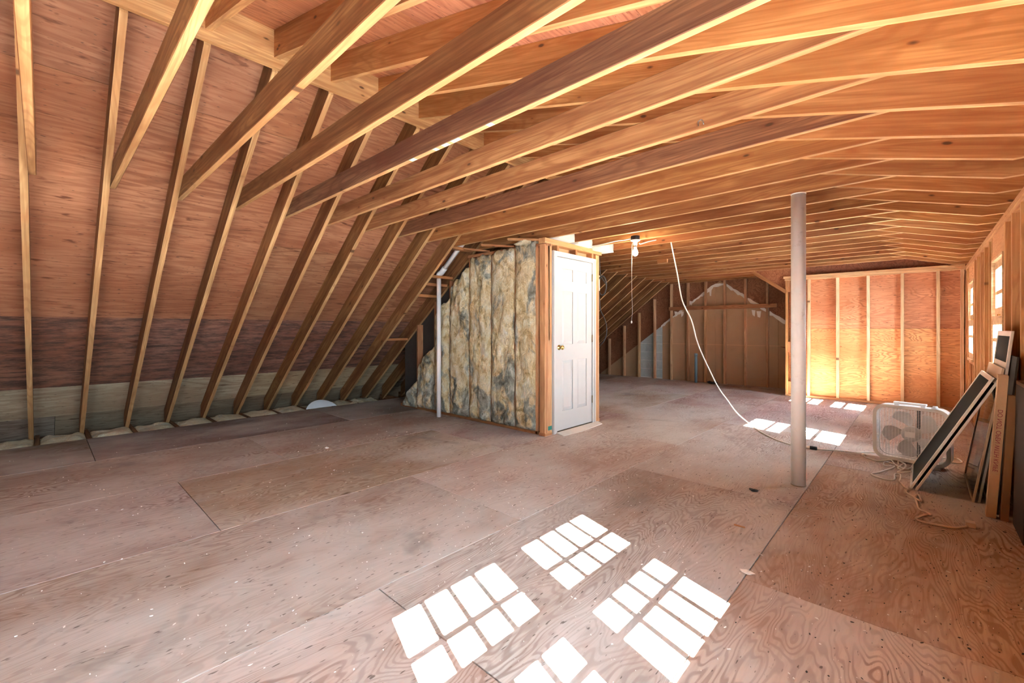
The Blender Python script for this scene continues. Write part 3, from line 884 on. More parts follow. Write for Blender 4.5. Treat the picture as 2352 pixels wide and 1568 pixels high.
for (y, w_) in ((3.884, 0.034), (3.923, 0.036), (4.879, 0.038), (4.922, 0.036)):
    beam('stud', (CX - 0.045, y, 0.0), (CX - 0.045, y, 2.15), 0.09, w_, 'lumber', wall_cf, vary((0.78, 0.50, 0.28), 0.06), up=(0, 1, 0))
beam('top_plate', (CX - 0.045, CY - 0.015, 2.190), (CX - 0.045, FE + 0.06, 2.190), 0.092, 0.060, 'lumber', wall_cf, (0.80, 0.52, 0.27))
for y in (4.06, 4.43, 4.79):
    beam('cripple_stud', (CX - 0.045, y, 2.06), (CX - 0.045, y, 2.16), 0.088, 0.038, 'lumber', wall_cf, vary((0.50, 0.26, 0.12)), up=(0, 1, 0))
beam('header', (CX - 0.05, 3.94, 2.075), (CX - 0.05, 4.86, 2.075), 0.08, 0.038, 'lumber', wall_cf, vary((0.50, 0.26, 0.12)))
box('backing_panel', (CX - 0.094, 3.94, 2.05), (CX - 0.088, 4.86, 2.16), 'cardboard', wall_cf)
box('sole_plate', (CX - 0.09, 4.86, 0.0), (CX - 0.002, FE + 0.02, 0.038), 'lumber', wall_cf, (0.50, 0.22, 0.12), 0.002, 1)
box('sole_plate', (CX - 0.09, CY - 0.016, 0.0), (CX + 0.003, 3.94, 0.035), 'lumber', wall_cf, (0.52, 0.27, 0.14), 0.002, 1)
poly_plate('backing_panel', [(-5.98, 0.0), (CX - 0.09, 0.0), (CX - 0.09, 2.2), (-4.35, 2.2), (-5.98, zin(-5.98))], FE - 0.03, FE - 0.02, 'dark_board', wall_cf)
MB().box((CX + 0.001, 3.868, 0.06), (CX + 0.003, 3.935, 0.105)).build('paint_mark', 'teal', wall_cf)
# door
door = empty('door_1')
tag(door, 'white six panel closet door with brass knob', 'door', kind='structure')
cas = MB()
cas.box((CX - 0.06, 3.953, 0.0), (CX + 0.012, 4.022, 2.092)).box((CX - 0.06, 4.768, 0.0), (CX + 0.012, 4.838, 2.092)).box((CX - 0.06, 4.022, 2.036), (CX + 0.012, 4.768, 2.092))
co = cas.build('casing', 'white_paint', door)
MB().box((CX + 0.012, 3.958, 0.002), (CX + 0.019, 3.99, 2.087)).box((CX + 0.012, 4.802, 0.002), (CX + 0.019, 4.832, 2.087)).box((CX + 0.012, 3.99, 2.062), (CX + 0.019, 4.802, 2.087)).build('moulding', 'white_paint', co)
# slab built from stiles and rails around sunk panels
DY0, DY1, DZ0, DZ1 = 4.026, 4.764, 0.022, 2.031
prow = [(0.24, 0.83), (1.02, 1.64), (1.765, 1.905)]
pcol = [(4.135, 4.352), (4.440, 4.648)]
sl_ = MB()
X0, X1, XP = CX - 0.037, CX - 0.002, CX - 0.011
ycuts = [DY0, pcol[0][0], pcol[0][1], pcol[1][0], pcol[1][1], DY1]
for i in (0, 2, 4):
    sl_.box((X0, ycuts[i], DZ0), (X1, ycuts[i + 1], DZ1))
zc = [DZ0] + [z for p in prow for z in p] + [DZ1]
for (a, b_) in pcol:
    for i in (0, 2, 4, 6):
        sl_.box((X0, a, zc[i]), (X1, b_, zc[i + 1]))
slab = sl_.build('slab', 'white_paint', door)
for (a, b_) in pcol:
    for (za, zb) in prow:
        # raised field with sloped border inside the sunk panel
        m_ = 0.035
        vs = [(XP, a, za), (XP, b_, za), (XP, b_, zb), (XP, a, zb), (X1 - 0.001, a + m_, za + m_), (X1 - 0.001, b_ - m_, za + m_), (X1 - 0.001, b_ - m_, zb - m_), (X1 - 0.001, a + m_, zb - m_)]
        vs += [(X0, a, za), (X0, b_, za), (X0, b_, zb), (X0, a, zb)]
        fs = [(4, 5, 6, 7)] + [(i, (i + 1) % 4, 4 + (i + 1) % 4, 4 + i) for i in range(4)] + [(11, 10, 9, 8)] + [(8 + i, 8 + (i + 1) % 4, (i + 1) % 4, i) for i in range(4)]
        obj('panel', mesh('panel', vs, fs), 'white_paint', slab)
kn = lathe_mesh('knob', [(0.031, 0.0), (0.031, 0.006), (0.014, 0.010), (0.011, 0.028), (0.020, 0.034), (0.027, 0.046), (0.026, 0.056), (0.016, 0.064), (0.004, 0.066)], 20)
obj('knob', kn, 'brass', door, None, Matrix.Translation((X1, 4.075, 0.985)) @ Matrix.Rotation(math.pi / 2, 4, 'Y'))
for z in (0.309, 1.078, 1.847):
    obj('hinge', tube_mesh('hinge', [(CX + 0.006, 4.766, z - 0.045), (CX + 0.006, 4.766, z + 0.045)], 0.008, 8, 1, False), 'hinge', door)
MB().box((CX - 0.035, DY0, 0.0), (CX + 0.008, DY1, 0.014)).build('sill_strip', 'hinge', door)

# ------------------------------------------------------------------ insulation
def lumpy(name, x0, x1, zlo, top0, top1, ythick, yfront, seed, mat='insul', parent=None, ragged=0.05, bulge=0.065):
    """a batt standing in a stud bay: lumpy front, ragged top edge from top0 (left) to top1 (right)"""
    nx = max(6, int((x1 - x0) / 0.022)); nz = max(8, int((max(top0, top1) - zlo) / 0.024))
    vs, fs = [], []
    xo = (x0 + x1) / 2
    for j in range(nz + 1):
        for i in range(nx + 1):
            s = i / nx; q = j / nz
            top = top0 + (top1 - top0) * s + ragged * mnoise.noise(Vector((s * 6 + seed, seed * 1.7, 0)))
            ex = 0.010 * mnoise.noise(Vector((seed * 3.1, q * 14, s * 2)))
            x = x0 + (x1 - x0) * s + (ex if 0 < i < nx else ex * 1.2)
            z = zlo + (top - zlo) * q
            edge = min(s, 1 - s) * 2
            prof = 1 - (1 - min(1, edge * 1.6)) ** 2
            vq = min(1, min(q, 1 - q) * (top - zlo) / 0.05)
            n1 = mnoise.noise(Vector((x * 7 + seed, z * 4.2, seed)))
            n2 = mnoise.noise(Vector((x * 17 + seed, z * 11, seed * 2.0)))
            n3 = mnoise.noise(Vector((x * 38, z * 26 + seed, seed)))
            b = prof * (0.35 + 0.65 * vq) * (bulge * (0.75 + 0.8 * n1 + 0.42 * n2 + 0.16 * n3))
            vs.append((x - xo, yfront - b, z))
    fr_n = len(vs)
    for j in range(nz):
        for i in range(nx):
            a = j * (nx + 1) + i
            fs.append((a, a + 1, a + nx + 2, a + nx + 1))
    # back
    rim = [i for i in range(nx + 1)] + [(j + 1) * (nx + 1) - 1 for j in range(1, nz + 1)] + [nz * (nx + 1) + i for i in range(nx - 1, -1, -1)] + [j * (nx + 1) for j in range(nz - 1, 0, -1)]
    base = len(vs)
    for r in rim:
        vs.append((vs[r][0], yfront + ythick, vs[r][2]))
    n = len(rim)
    for i in range(n):
        fs.append((rim[i], base + i, base + (i + 1) % n, rim[(i + 1) % n]))
    fs.append(tuple(base + i for i in range(n)))
    o = obj(name, mesh(name, vs, fs, True), mat, parent)
    o.location.x = xo
    return o
BG = 'fibreglass batts in the closet side wall'
batts = [(-3.508, -3.200, 2.165, 2.19, 'tall fibreglass batt against the corner post of the closet'),
         (-3.914, -3.522, 2.125, 2.150, 'second fibreglass batt from the closet corner post, greyest at the top'),
         (-4.320, -3.926, 2.105, 2.130, 'third fibreglass batt from the closet corner post, just under the ties'),
         (-4.724, -4.332, 1.745, 2.02, 'fibreglass batt with a pointed slanting top beside the rafter'),
         (-5.068, -4.738, 1.38, 1.60, 'fibreglass batt partly behind the white vertical pipe'),
         (-5.494, -5.082, 0.60, 0.96, 'short fibreglass batt left of the white vertical pipe')]
for i, (a, b_, t0, t1, lab) in enumerate(batts):
    o = lumpy('insulation_batt', a, b_, 0.042, t0, t1, 0.09, CY - 0.004, 3.7 * i + 1.3)
    tag(o, lab, 'insulation', BG)
o = lumpy('insulation_batt', -5.90, -5.51, 0.02, 0.06, 0.42, 0.09, CY - 0.004, 29.4)
tag(o, 'low heap of fibreglass at the eave end of the closet wall', 'insulation', BG)
def heap(name, x0, x1, y0, y1, z, h, seed, mat):
    nx, ny = 22, 24
    vs, fs = [], []
    xo, yo = (x0 + x1) / 2, (y0 + y1) / 2
    for j in range(ny + 1):
        for i in range(nx + 1):
            s, q = i / nx, j / ny
            x = x0 + (x1 - x0) * s; y = y0 + (y1 - y0) * q
            e_ = math.sin(min(1, 4 * min(s, 1 - s, q, 1 - q)) * math.pi / 2)
            n1 = mnoise.noise(Vector((x * 6 + seed, y * 5, seed)))
            n2 = mnoise.noise(Vector((x * 15, y * 12 + seed, seed)))
            fold = math.sin((x * 7 + y * 19 + 2.5 * n1))
            vs.append((x - xo, y - yo, z + e_ * h * (0.7 + 0.5 * n1 + 0.25 * n2 + 0.22 * fold)))
    for j in range(ny):
        for i in range(nx):
            a = j * (nx + 1) + i
            fs.append((a, a + 1, a + nx + 2, a + nx + 1))
    rim = [i for i in range(nx + 1)] + [(j + 1) * (nx + 1) - 1 for j in range(1, ny + 1)] + [ny * (nx + 1) + i for i in range(nx - 1, -1, -1)] + [j * (nx + 1) for j in range(ny - 1, 0, -1)]
    base = len(vs)
    for r in rim: vs.append((vs[r][0], vs[r][1], -0.165))
    n = len(rim)
    for i in range(n): fs.append((rim[i], base + i, base + (i + 1) % n, rim[(i + 1) % n]))
    fs.append(tuple(base + i for i in range(n)))
    o = obj(name, mesh(name, vs, fs, True), mat)
    o.location = (xo, yo, 0)
    return o
ordn = ['first', 'second', 'third', 'fourth', 'fifth', 'sixth', 'seventh', 'eighth', 'ninth', 'tenth', 'eleventh', 'twelfth']
for n, k in enumerate(range(-2, 9)):
    hh = 0.045 if k not in (5, 6) else 0.0
    o = heap('eave_insulation', -7.24, -6.655, ry(k) + 0.067, ry(k + 1) + 0.022, -0.035, 0.045 if k not in (6,) else 0.02, 5.1 * k + 2.2, 'insul_pale')
    tag(o, 'yellowed fibreglass in the floor edge bay, %s bay from the left' % ordn[n], 'insulation', 'fibreglass in the eave bays')
# white faced insulation ends over the closet
for n, (x1, y0, z0, z1, lab) in enumerate(((-2.985, ry(9) + 0.06, 2.225, 2.36, 'white insulation end above the closet door, nearest of three'),
                                          (-3.00, ry(10) + 0.06, 2.215, 2.35, 'white insulation end above the closet door, middle of three'),
                                          (-2.93, ry(11) + 0.06, 2.20, 2.35, 'white insulation end above the closet corner by the light cable'))):
    o = lumpy('insulation_end', -0.16, 0.16, z0, z1, z1, 0.5, 0.0, 51 + n * 3.3, 'insul_white', None, 0.012, 0.03)
    o.rotation_euler = (0, 0, math.pi / 2)
    o.location = (x1, y0 + 0.16, 0)
    tag(o, lab, 'insulation', 'white insulation ends over the closet')
# ------------------------------------------------------------------ pipes and column
pipe = empty('drain_pipe', (-4.80, 3.69, 0))
tag(pipe, 'white plastic drain pipe standing by the insulation and bending up the roof', 'pipe')
def rel(pts, o=(-4.80, 3.69, 0)): return [tuple(Vector(p) - Vector(o)) for p in pts]
obj('vertical_pipe', tube_mesh('vertical_pipe', rel([(-4.80, 3.69, 0.0), (-4.80, 3.69, 1.90)]), 0.030, 20, 1, False), 'pvc', pipe)
sx, sz = math.cos(ANG), math.sin(ANG)
p0 = Vector((-4.74, 3.70, 1.975)); p1 = p0 + Vector((sx, 0, sz)) * 1.05
obj('elbow', tube_mesh('elbow', rel([(-4.80, 3.69, 1.89), (-4.80, 3.69, 1.925), (-4.785, 3.695, 1.95), (-4.755, 3.70, 1.965), tuple(p0), tuple(p0 + Vector((sx, 0, sz)) * .07)]), 0.037, 20, 5), 'pvc', pipe)
slp = obj('slanted_pipe', tube_mesh('slanted_pipe', rel([tuple(p0), tuple(p1)]), 0.030, 20, 1, False), 'pvc', pipe)
obj('coupling', tube_mesh('coupling', rel([tuple(p0 + Vector((sx, 0, sz)) * .46), tuple(p0 + Vector((sx, 0, sz)) * .56)]), 0.034, 20, 1, False), 'pvc', slp)
col = empty('steel_column', (-0.682, 3.968, 0))
tag(col, 'white painted round steel column standing on the floor', 'column')
obj('shaft', lathe_mesh('shaft', [(0.049, 0.004), (0.049, 2.232)], 40), 'pole_paint', col)
obj('cap_plate', lathe_mesh('cap_plate', [(0.0505, 2.232), (0.0505, 2.2395)], 40), 'pole_paint', col)
obj('base_ring', lathe_mesh('base_ring', [(0.051, 0.0), (0.051, 0.004)], 40), 'hinge', col)
sp_ = empty('stub_pipe', (-3.66, 9.97, 0))
tag(sp_, 'short grey blue stub pipe rising before the far gable wall', 'pipe')
obj('shaft', lathe_mesh('shaft', [(0.030, 0.0), (0.030, 0.62)], 16), 'pvc_blue', sp_)
obj('cap', lathe_mesh('cap', [(0.036, 0.60), (0.036, 0.648), (0.02, 0.655)], 16), 'pvc_blue', sp_)
# ------------------------------------------------------------------ pull chain light and cables
LXY = (-2.366, 4.600)
lamp = empty('ceiling_light', (LXY[0], LXY[1], 2.24))
tag(lamp, 'bare glowing bulb in a white porcelain holder under the ties', 'light')
obj('junction_box', lathe_mesh('junction_box', [(0.050, -0.030), (0.052, -0.026), (0.052, 0.012), (0.050, 0.015)], 8), 'black_plastic', lamp)
obj('lampholder', lathe_mesh('lampholder', [(0.022, -0.088), (0.024, -0.055), (0.048, -0.042), (0.056, -0.036), (0.056, -0.030)], 24), 'porcelain', lamp)
obj('socket', lathe_mesh('socket', [(0.016, -0.118), (0.018, -0.112), (0.018, -0.088)], 16), 'alu_grey', lamp)
obj('bulb', lathe_mesh('bulb', [(0.004, -0.212), (0.018, -0.207), (0.028, -0.190), (0.030, -0.174), (0.024, -0.150), (0.015, -0.128), (0.014, -0.118)], 20), 'bulb', lamp)
pc_ = obj('pull_cord', tube_mesh('pull_cord', [(-0.02, -0.02, -0.07), (-0.028, -0.026, -0.11), (-0.030, -0.026, -0.5), (-0.026, -0.026, -0.72), (-0.022, -0.028, -0.84), (-0.030, -0.030, -0.95)], 0.0018, 6, 4), 'cord_white', lamp)
obj('pull_bead', lathe_mesh('pull_bead', [(0.003, -0.978), (0.009, -0.972), (0.009, -0.955), (0.003, -0.948)], 10), 'cord_white', pc_).location = (-0.031, -0.030, 0)
pl = bpy.data.lights.new('bulb_light', 'POINT'); pl.energy = 6; pl.color = (1.0, 0.74, 0.45); pl.shadow_soft_size = 0.03
plo = bpy.data.objects.new('bulb_light', pl); plo.location = (0, 0, -0.26); plo.parent = lamp; link(plo)
o = obj('supply_cable', tube_mesh('supply_cable', [(-3.06, 4.66, 2.225), (-2.85, 4.63, 2.222), (-2.62, 4.60, 2.232), (-2.50, 4.595, 2.228), (-2.41, 4.600, 2.236)], 0.007, 6, 5), 'cord_white')
tag(o, 'white cable running from the closet top to the light box', 'cable')
o = obj('feed_cable', tube_mesh('feed_cable', [(-2.325, 4.620, 2.17), (-2.33, 4.66, 2.17), (-2.29, 4.76, 2.205), (-2.245, 4.874, 2.235)], 0.006, 6, 5), 'cord_white')
tag(o, 'white cable leaving the bulb holder towards the next tie', 'cable')
hang = [(-2.181, 5.139, 2.239), (-2.165, 5.188, 2.066), (-2.146, 5.247, 1.859), (-2.121, 5.331, 1.546), (-2.052, 5.441, 1.307), (-2.018, 5.519, 1.065), (-1.979, 5.587, 0.892), (-1.918, 5.683, 0.683), (-1.848, 5.789, 0.462), (-1.768, 5.894, 0.294), (-1.693, 5.991, 0.142), (-1.590, 6.10, 0.012), (-1.364, 5.707, 0.006), (-1.146, 5.414, 0.006), (-0.979, 5.276, 0.006), (-0.875, 5.235, 0.008)]
hc = empty('hanging_extension_cord', (-1.59, 6.10, 0))
tag(hc, 'white extension cord hanging from the ties down to the floor', 'cord')
obj('cord', tube_mesh('cord', rel(hang, (-1.59, 6.10, 0)), 0.0075, 8, 6), 'cord_white', hc)
obj('socket_end', tube_mesh('socket_end', rel([(-0.89, 5.238, 0.014), (-0.845, 5.226, 0.016), (-0.80, 5.222, 0.016)], (-1.59, 6.10, 0)), 0.0155, 8, 2), 'cord_white', hc)
fc = empty('fan_lead', (-0.5, 5.3, 0))
tag(fc, 'grey lead with dark plug running along the floor to the box fan', 'cord')
obj('plug', tube_mesh('plug', rel([(-0.80, 5.222, 0.016), (-0.775, 5.225, 0.016), (-0.745, 5.235, 0.014)], (-0.5, 5.3, 0)), 0.018, 8, 2), 'black_plastic', fc)
obj('cord', tube_mesh('cord', rel([(-0.745, 5.235, 0.01), (-0.66, 5.28, 0.008), (-0.534, 5.338, 0.008), (-0.44, 5.37, 0.008), (-0.38, 5.44, 0.008), (-0.22, 5.53, 0.008), (-0.05, 5.60, 0.008), (0.12, 5.66, 0.008), (0.216, 5.70, 0.008), (0.254, 5.74, 0.008), (0.279, 5.628, 0.008), (0.257, 5.552, 0.008), (0.19, 5.52, 0.010)], (-0.5, 5.3, 0)), 0.006, 6, 5), 'cord_white', fc)
# dark coil on the closet end
coil = empty('cable_coil', (-3.03, 5.00, 1.6))
tag(coil, 'coil of dark cable hanging on the far side of the closet', 'cable')
cpts = []
for i in range(34):
    a = i / 33 * 2 * math.pi * 3.2
    cpts.append((-3.035 + 0.062 * math.cos(a) + 0.004 * i / 33, 4.985 + 0.012 * math.sin(a * 0.5), 1.77 - 0.125 * math.sin(a) - 0.01 * i / 33))
obj('loop', tube_mesh('loop', rel([(-3.075, 4.99, 2.12), (-3.07, 4.99, 1.98), (-3.05, 4.99, 1.88)] + cpts, (-3.03, 5.00, 1.6)), 0.006, 6, 4), 'cord_black', coil)
obj('tail', tube_mesh('tail', rel([(-3.08, 4.99, 1.66), (-3.07, 5.0, 1.46), (-3.02, 5.0, 1.36), (-2.984, 5.0, 1.27), (-2.975, 5.0, 1.15), (-3.01, 5.0, 1.05), (-3.08, 4.99, 0.97)], (-3.03, 5.00, 1.6)), 0.006, 6, 5), 'cord_black', coil)
MB().box((-0.075, -0.055, 0.10), (-0.045, -0.005, 0.30)).build('wall_box', 'alu_white', coil)
# little wooden block under a tie
o = box('scrap_block', (-2.885, 6.30, 2.185), (-2.735, 6.338, 2.2385), 'lumber', None, (0.60, 0.30, 0.13), 0.002)
tag(o, 'small orange wood offcut fixed under a tie beyond the bulb', 'wood block')

# ------------------------------------------------------------------ things on the floor
# threshold board
pts = [(-3.032, 4.00), (-2.905, 3.965), (-2.885, 4.30), (-2.925, 4.815), (-3.03, 4.87)]
vs = [(x, y, 0.001) for x, y in pts] + [(x - 0.004 * (1 if i in (1, 2, 3) else 0), y, 0.016 if i in (0, 4) else 0.007) for i, (x, y) in enumerate(pts)]
fs = [(4, 3, 2, 1, 0), (5, 6, 7, 8, 9)] + [(i, (i + 1) % 5, 5 + (i + 1) % 5, 5 + i) for i in range(5)]
o = obj('threshold_board', mesh('threshold_board', vs, fs), 'mat')
tag(o, 'thin grey board lying on the floor before the closet door', 'board')
# milky plastic lens in the eave
n1, n2 = 16, 6
vs, fs = [], []
for side in (0, 1):
    for j in range(n2 + 1):
        for i in range(n1 + 1):
            s = i / n1 * 2 - 1; q = j / n2
            wv = (1 - s * s) ** 0.8
            vs.append((-0.10 * q * wv - side * 0.003, 0.235 * s, 0.105 * math.sin(q * 1.35) * wv + side * 0.003))
m1 = (n1 + 1) * (n2 + 1)
for j in range(n2):
    for i in range(n1):
        a = j * (n1 + 1) + i
        fs.append((a, a + n1 + 1, a + n1 + 2, a + 1))
        fs.append((m1 + a, m1 + a + 1, m1 + a + n1 + 2, m1 + a + n1 + 1))
o = obj('plastic_cover', mesh('plastic_cover', vs, fs, True), 'tray')
o.location = (-6.70, 2.92, -0.004)
tag(o, 'curved milky plastic cover lying at the floor edge by the rafters', 'plastic cover')

# box fan
fan = empty('box_fan', (-0.052, 5.275, 0.0), math.radians(-11))
tag(fan, 'white plastic box fan with wire grille standing on the floor', 'fan')
def rrect(w_, h_, r_, n=7):
    out = []
    for cx, cz, a0 in ((w_ / 2 - r_, h_ / 2 - r_, 0), (-w_ / 2 + r_, h_ / 2 - r_, 90), (-w_ / 2 + r_, -h_ / 2 + r_, 180), (w_ / 2 - r_, -h_ / 2 + r_, 270)):
        for i in range(n):
            a = math.radians(a0 + 90 * i / (n - 1))
            out.append((cx + r_ * math.cos(a), cz + r_ * math.sin(a)))
    return out
FW, FH, FD, FZ = 0.515, 0.49, 0.115, 0.265
def ring(name, outer, inner, y0, y1, mat, parent):
    n = len(outer)
    vs = [(p[0], y0, p[1] + FZ) for p in outer] + [(p[0], y1, p[1] + FZ) for p in outer] + [(p[0], y0, p[1] + FZ) for p in inner] + [(p[0], y1, p[1] + FZ) for p in inner]
    fs = []
    for i in range(n):
        j = (i + 1) % n
        fs += [(i, n + i, n + j, j), (2 * n + j, 3 * n + j, 3 * n + i, 2 * n + i), (j, 2 * n + j, 2 * n + i, i), (n + i, 3 * n + i, 3 * n + j, n + j)]
    o = obj(name, mesh(name, vs, fs), mat, parent)
    return o
ring('housing', rrect(FW, FH, 0.085), rrect(FW - 0.035, FH - 0.035, 0.070), -FD / 2 + 0.012, FD / 2 - 0.012, 'fan_plastic', fan)
for yy in (-FD / 2, FD / 2 - 0.014):
    ring('rim', rrect(FW + 0.006, FH + 0.006, 0.088), rrect(FW - 0.050, FH - 0.050, 0.066), yy, yy + 0.014, 'fan_plastic', fan)
def in_rr(x, z, w_, h_, r_):
    ax, az = abs(x) - (w_ / 2 - r_), abs(z) - (h_ / 2 - r_)
    if ax > 0 and az > 0: return ax * ax + az * az < r_ * r_
    return abs(x) < w_ / 2 and abs(z) < h_ / 2
def half_len(c, w_, h_, r_):
    az = abs(c) - (h_ / 2 - r_)
    if az <= 0: return w_ / 2
    if az >= r_: return 0
    return w_ / 2 - r_ + math.sqrt(r_ * r_ - az * az)
for nm, yy in (('front_grille', -FD / 2 + 0.004), ('back_grille', FD / 2 - 0.006)):
    g = MB()
    nh = 34
    for i in range(1, nh):
        z = -FH / 2 + 0.025 + (FH - 0.05) * i / nh
        hl = half_len(z, FW - 0.046, FH - 0.046, 0.066)
        g.box((-hl, yy, z + FZ - 0.0008), (hl, yy + 0.002, z + FZ + 0.0008))
    for i in range(1, 21):
        x = -FW / 2 + 0.025 + (FW - 0.05) * i / 21
        hl = half_len(x, FH - 0.046, FW - 0.046, 0.066)
        g.box((x - 0.0011, yy + 0.002, FZ - hl), (x + 0.0011, yy + 0.004, FZ + hl))
    go = g.build(nm, 'wire', fan)
    if nm == 'front_grille': front_grille = go
for i in range(5):
    a0 = math.radians(72 * i + 100)
    vs, fs = [], []
    nr, na = 7, 7
    for jy in (0, 1):
        for r_ in range(nr + 1):
            q = r_ / nr
            rad = 0.055 + 0.155 * q
            half = math.radians(13 + 11 * math.sin(q * 2.6)) * (1 if q < 0.85 else math.sqrt(max(0.0, 1 - ((q - .85) / .16) ** 2)))
            for c_ in range(na + 1):
                s = c_ / na * 2 - 1
                a = a0 + half * s + 0.35 * q
                vs.append((rad * math.cos(a), 0.012 + 0.020 * s + jy * 0.003, FZ + rad * math.sin(a)))
    m1 = (nr + 1) * (na + 1)
    for r_ in range(nr):
        for c_ in range(na):
            a = r_ * (na + 1) + c_
            fs.append((a, a + 1, a + na + 2, a + na + 1))
            fs.append((m1 + a, m1 + a + na + 1, m1 + a + na + 2, m1 + a + 1))
    obj('blade', mesh('blade', vs, fs, True), 'fan_blade', fan)
hubm = lathe_mesh('motor_hub', [(0.062, -0.03), (0.066, -0.02), (0.066, 0.03), (0.03, 0.034)], 28)
obj('motor_hub', hubm, 'fan_blade', fan, None, Matrix.Translation((0, 0.0, FZ)) @ Matrix.Rotation(math.pi / 2, 4, 'X'))
MB().box((-0.034, -FD / 2 - 0.001, FZ - 0.022), (0.034, -FD / 2 + 0.003, FZ + 0.022)).build('badge', 'wire', front_grille)
MB().box((0.030, 0.030, 0.03), (0.052, 0.045, FZ * 2 - 0.03)).build('motor_strut', 'fan_dark', fan)
zt = FZ + FH / 2
hb = MB()
hb.box((-0.115, -0.020, zt), (-0.085, 0.020, zt + 0.018)).box((0.065, -0.020, zt), (0.095, 0.020, zt + 0.018)).box((-0.120, -0.024, zt + 0.016), (0.10, 0.024, zt + 0.030))
hb.build('handle', 'fan_plastic', fan)
obj('speed_knob', lathe_mesh('speed_knob', [(0.026, 0.0), (0.026, 0.008), (0.018, 0.012), (0.016, 0.022), (0.006, 0.023)], 16), 'fan_plastic', fan, None, Matrix.Translation((0.155, 0, zt)))
for x in (-0.17, 0.17):
    MB().box((x - 0.03, -0.07, 0.0), (x + 0.03, 0.07, FZ - FH / 2 + 0.004)).build('foot', 'fan_plastic', fan)
# tangled lead in front of the fan
tang = [(-0.114, 4.58), (-0.113, 4.778), (-0.148, 4.777), (-0.148, 4.593), (-0.203, 4.556), (-0.29, 4.645), (-0.242, 4.754), (-0.154, 4.971), (-0.221, 4.961), (-0.219, 5.053), (-0.14, 5.10), (-0.138, 5.16), (-0.106, 5.15), (-0.084, 5.071), (-0.104, 4.883), (-0.136, 4.987), (-0.096, 5.112), (-0.091, 4.962), (-0.132, 4.824), (-0.057, 4.846), (-0.038, 4.945), (-0.047, 5.019), (-0.081, 4.937), (-0.151, 5.08), (-0.185, 5.16), (-0.23, 5.17), (-0.285, 5.15), (-0.345, 5.20), (-0.37, 5.23), (-0.38, 5.26)]
tg = empty('tangled_cord', (-0.15, 4.95, 0))
tag(tg, 'tangled white cord lying on the floor before the box fan', 'cord')
tz = [0.006 + 0.026 * abs(math.sin(i * 1.9)) * (1 if 6 < i < 26 else 0.1) for i in range(len(tang))]
obj('cord', tube_mesh('cord', rel([(x, y, z) for (x, y), z in zip(tang, tz)], (-0.15, 4.95, 0)), 0.0055, 7, 6), 'cord_white', tg)
obj('plug', tube_mesh('plug', rel([(-0.375, 5.25, 0.014), (-0.385, 5.27, 0.014), (-0.39, 5.285, 0.014)], (-0.15, 4.95, 0)), 0.014, 8, 2), 'cord_white', tg)
tan_ = [(0.215, 3.83), (0.2, 3.793), (0.149, 3.732), (0.084, 3.716), (0.017, 3.716), (-0.015, 3.741), (-0.005, 3.789), (0.035, 3.874), (0.055, 3.883), (0.036, 3.924), (-0.0, 3.962), (-0.012, 4.08), (-0.022, 4.243), (-0.005, 4.259), (0.01, 4.168), (-0.0, 4.124), (-0.03, 4.224), (-0.066, 4.289), (-0.072, 4.346), (-0.062, 4.400), (-0.083, 4.44), (-0.114, 4.575)]
te = empty('tan_extension_cord', (0, 4.0, 0))
tag(te, 'tan extension cord snaking over the floor below the leaning screen', 'cord')
obj('cord', tube_mesh('cord', rel([(x, y, 0.006 + (0.012 if i in (13, 15) else 0)) for i, (x, y) in enumerate(tan_)], (0, 4.0, 0)), 0.0058, 7, 6), 'cord_tan', te)
obj('outlet_block', MB().box((0.205, -0.185, 0.0), (0.245, -0.135, 0.030)) and mesh('outlet_block', MB().box((0.205, -0.185, 0.001), (0.247, -0.135, 0.030)).v, MB().box((0.205, -0.185, 0.001), (0.247, -0.135, 0.030)).f), 'cord_tan', te)

# leaning screens and storm windows
def lean(name, label, cat, bx, tx, tz_, y0, y1, group=None):
    """root at the bottom near corner: local X along +y of the room, local Z up the lean, local Y towards the wall"""
    o = bpy.data.objects.new(name, None)
    zdir = Vector((tx - bx, 0, tz_)); h = zdir.length; zdir.normalize()
    xdir = Vector((0, 1, 0)); ydir = zdir.cross(xdir)
    m_ = Matrix((xdir, ydir, zdir)).transposed().to_4x4(); m_.translation = (bx, y0, 0.0)
    o.matrix_world = m_
    link(o)
    tag(o, label, cat, group)
    return o, h, y1 - y0
def frame_bars(root, wd, h, fwid, th, mat, rails=()):
    for (a, b_) in ((0, fwid), (wd - fwid, wd)):
        MB().box((a, -th / 2, 0), (b_, th / 2, h)).build('stile', mat, root)
    for z in (0, h - fwid) + tuple(rails):
        MB().box((fwid, -th / 2 + 0.0005, z), (wd - fwid, th / 2 - 0.0005, z + fwid)).build('rail', mat, root)
SG = 'screens and storm windows leaning on the window wall'
r_, h_, w_ = lean('window_screen', 'dark mesh window screen leaning farthest out over the cords', 'window screen', -0.048, 0.372, 0.865, 4.46, 5.16, SG)
frame_bars(r_, w_, h_, 0.030, 0.014, 'alu_white')
MB().box((0.03, 0.001, 0.03), (w_ - 0.03, 0.003, h_ - 0.03)).build('mesh', 'screen', r_)
r_, h_, w_ = lean('window_screen', 'second white framed screen tucked right behind the outermost one', 'window screen', -0.018, 0.392, 0.845, 4.425, 5.12, SG)
frame_bars(r_, w_, h_, 0.026, 0.012, 'alu_white')
MB().box((0.026, 0.001, 0.026), (w_ - 0.026, 0.003, h_ - 0.026)).build('mesh', 'screen', r_)
r_, h_, w_ = lean('storm_window', 'clear storm glass in a thin tan frame leaning on the stack', 'storm window', 0.272, 0.412, 0.935, 4.39, 5.165, SG)
frame_bars(r_, w_, h_, 0.020, 0.012, 'frame_tan')
MB().box((0.02, -0.004, h_ - 0.085), (w_ - 0.02, 0.004, h_ - 0.02)).build('head_board', 'frame_tan', r_)
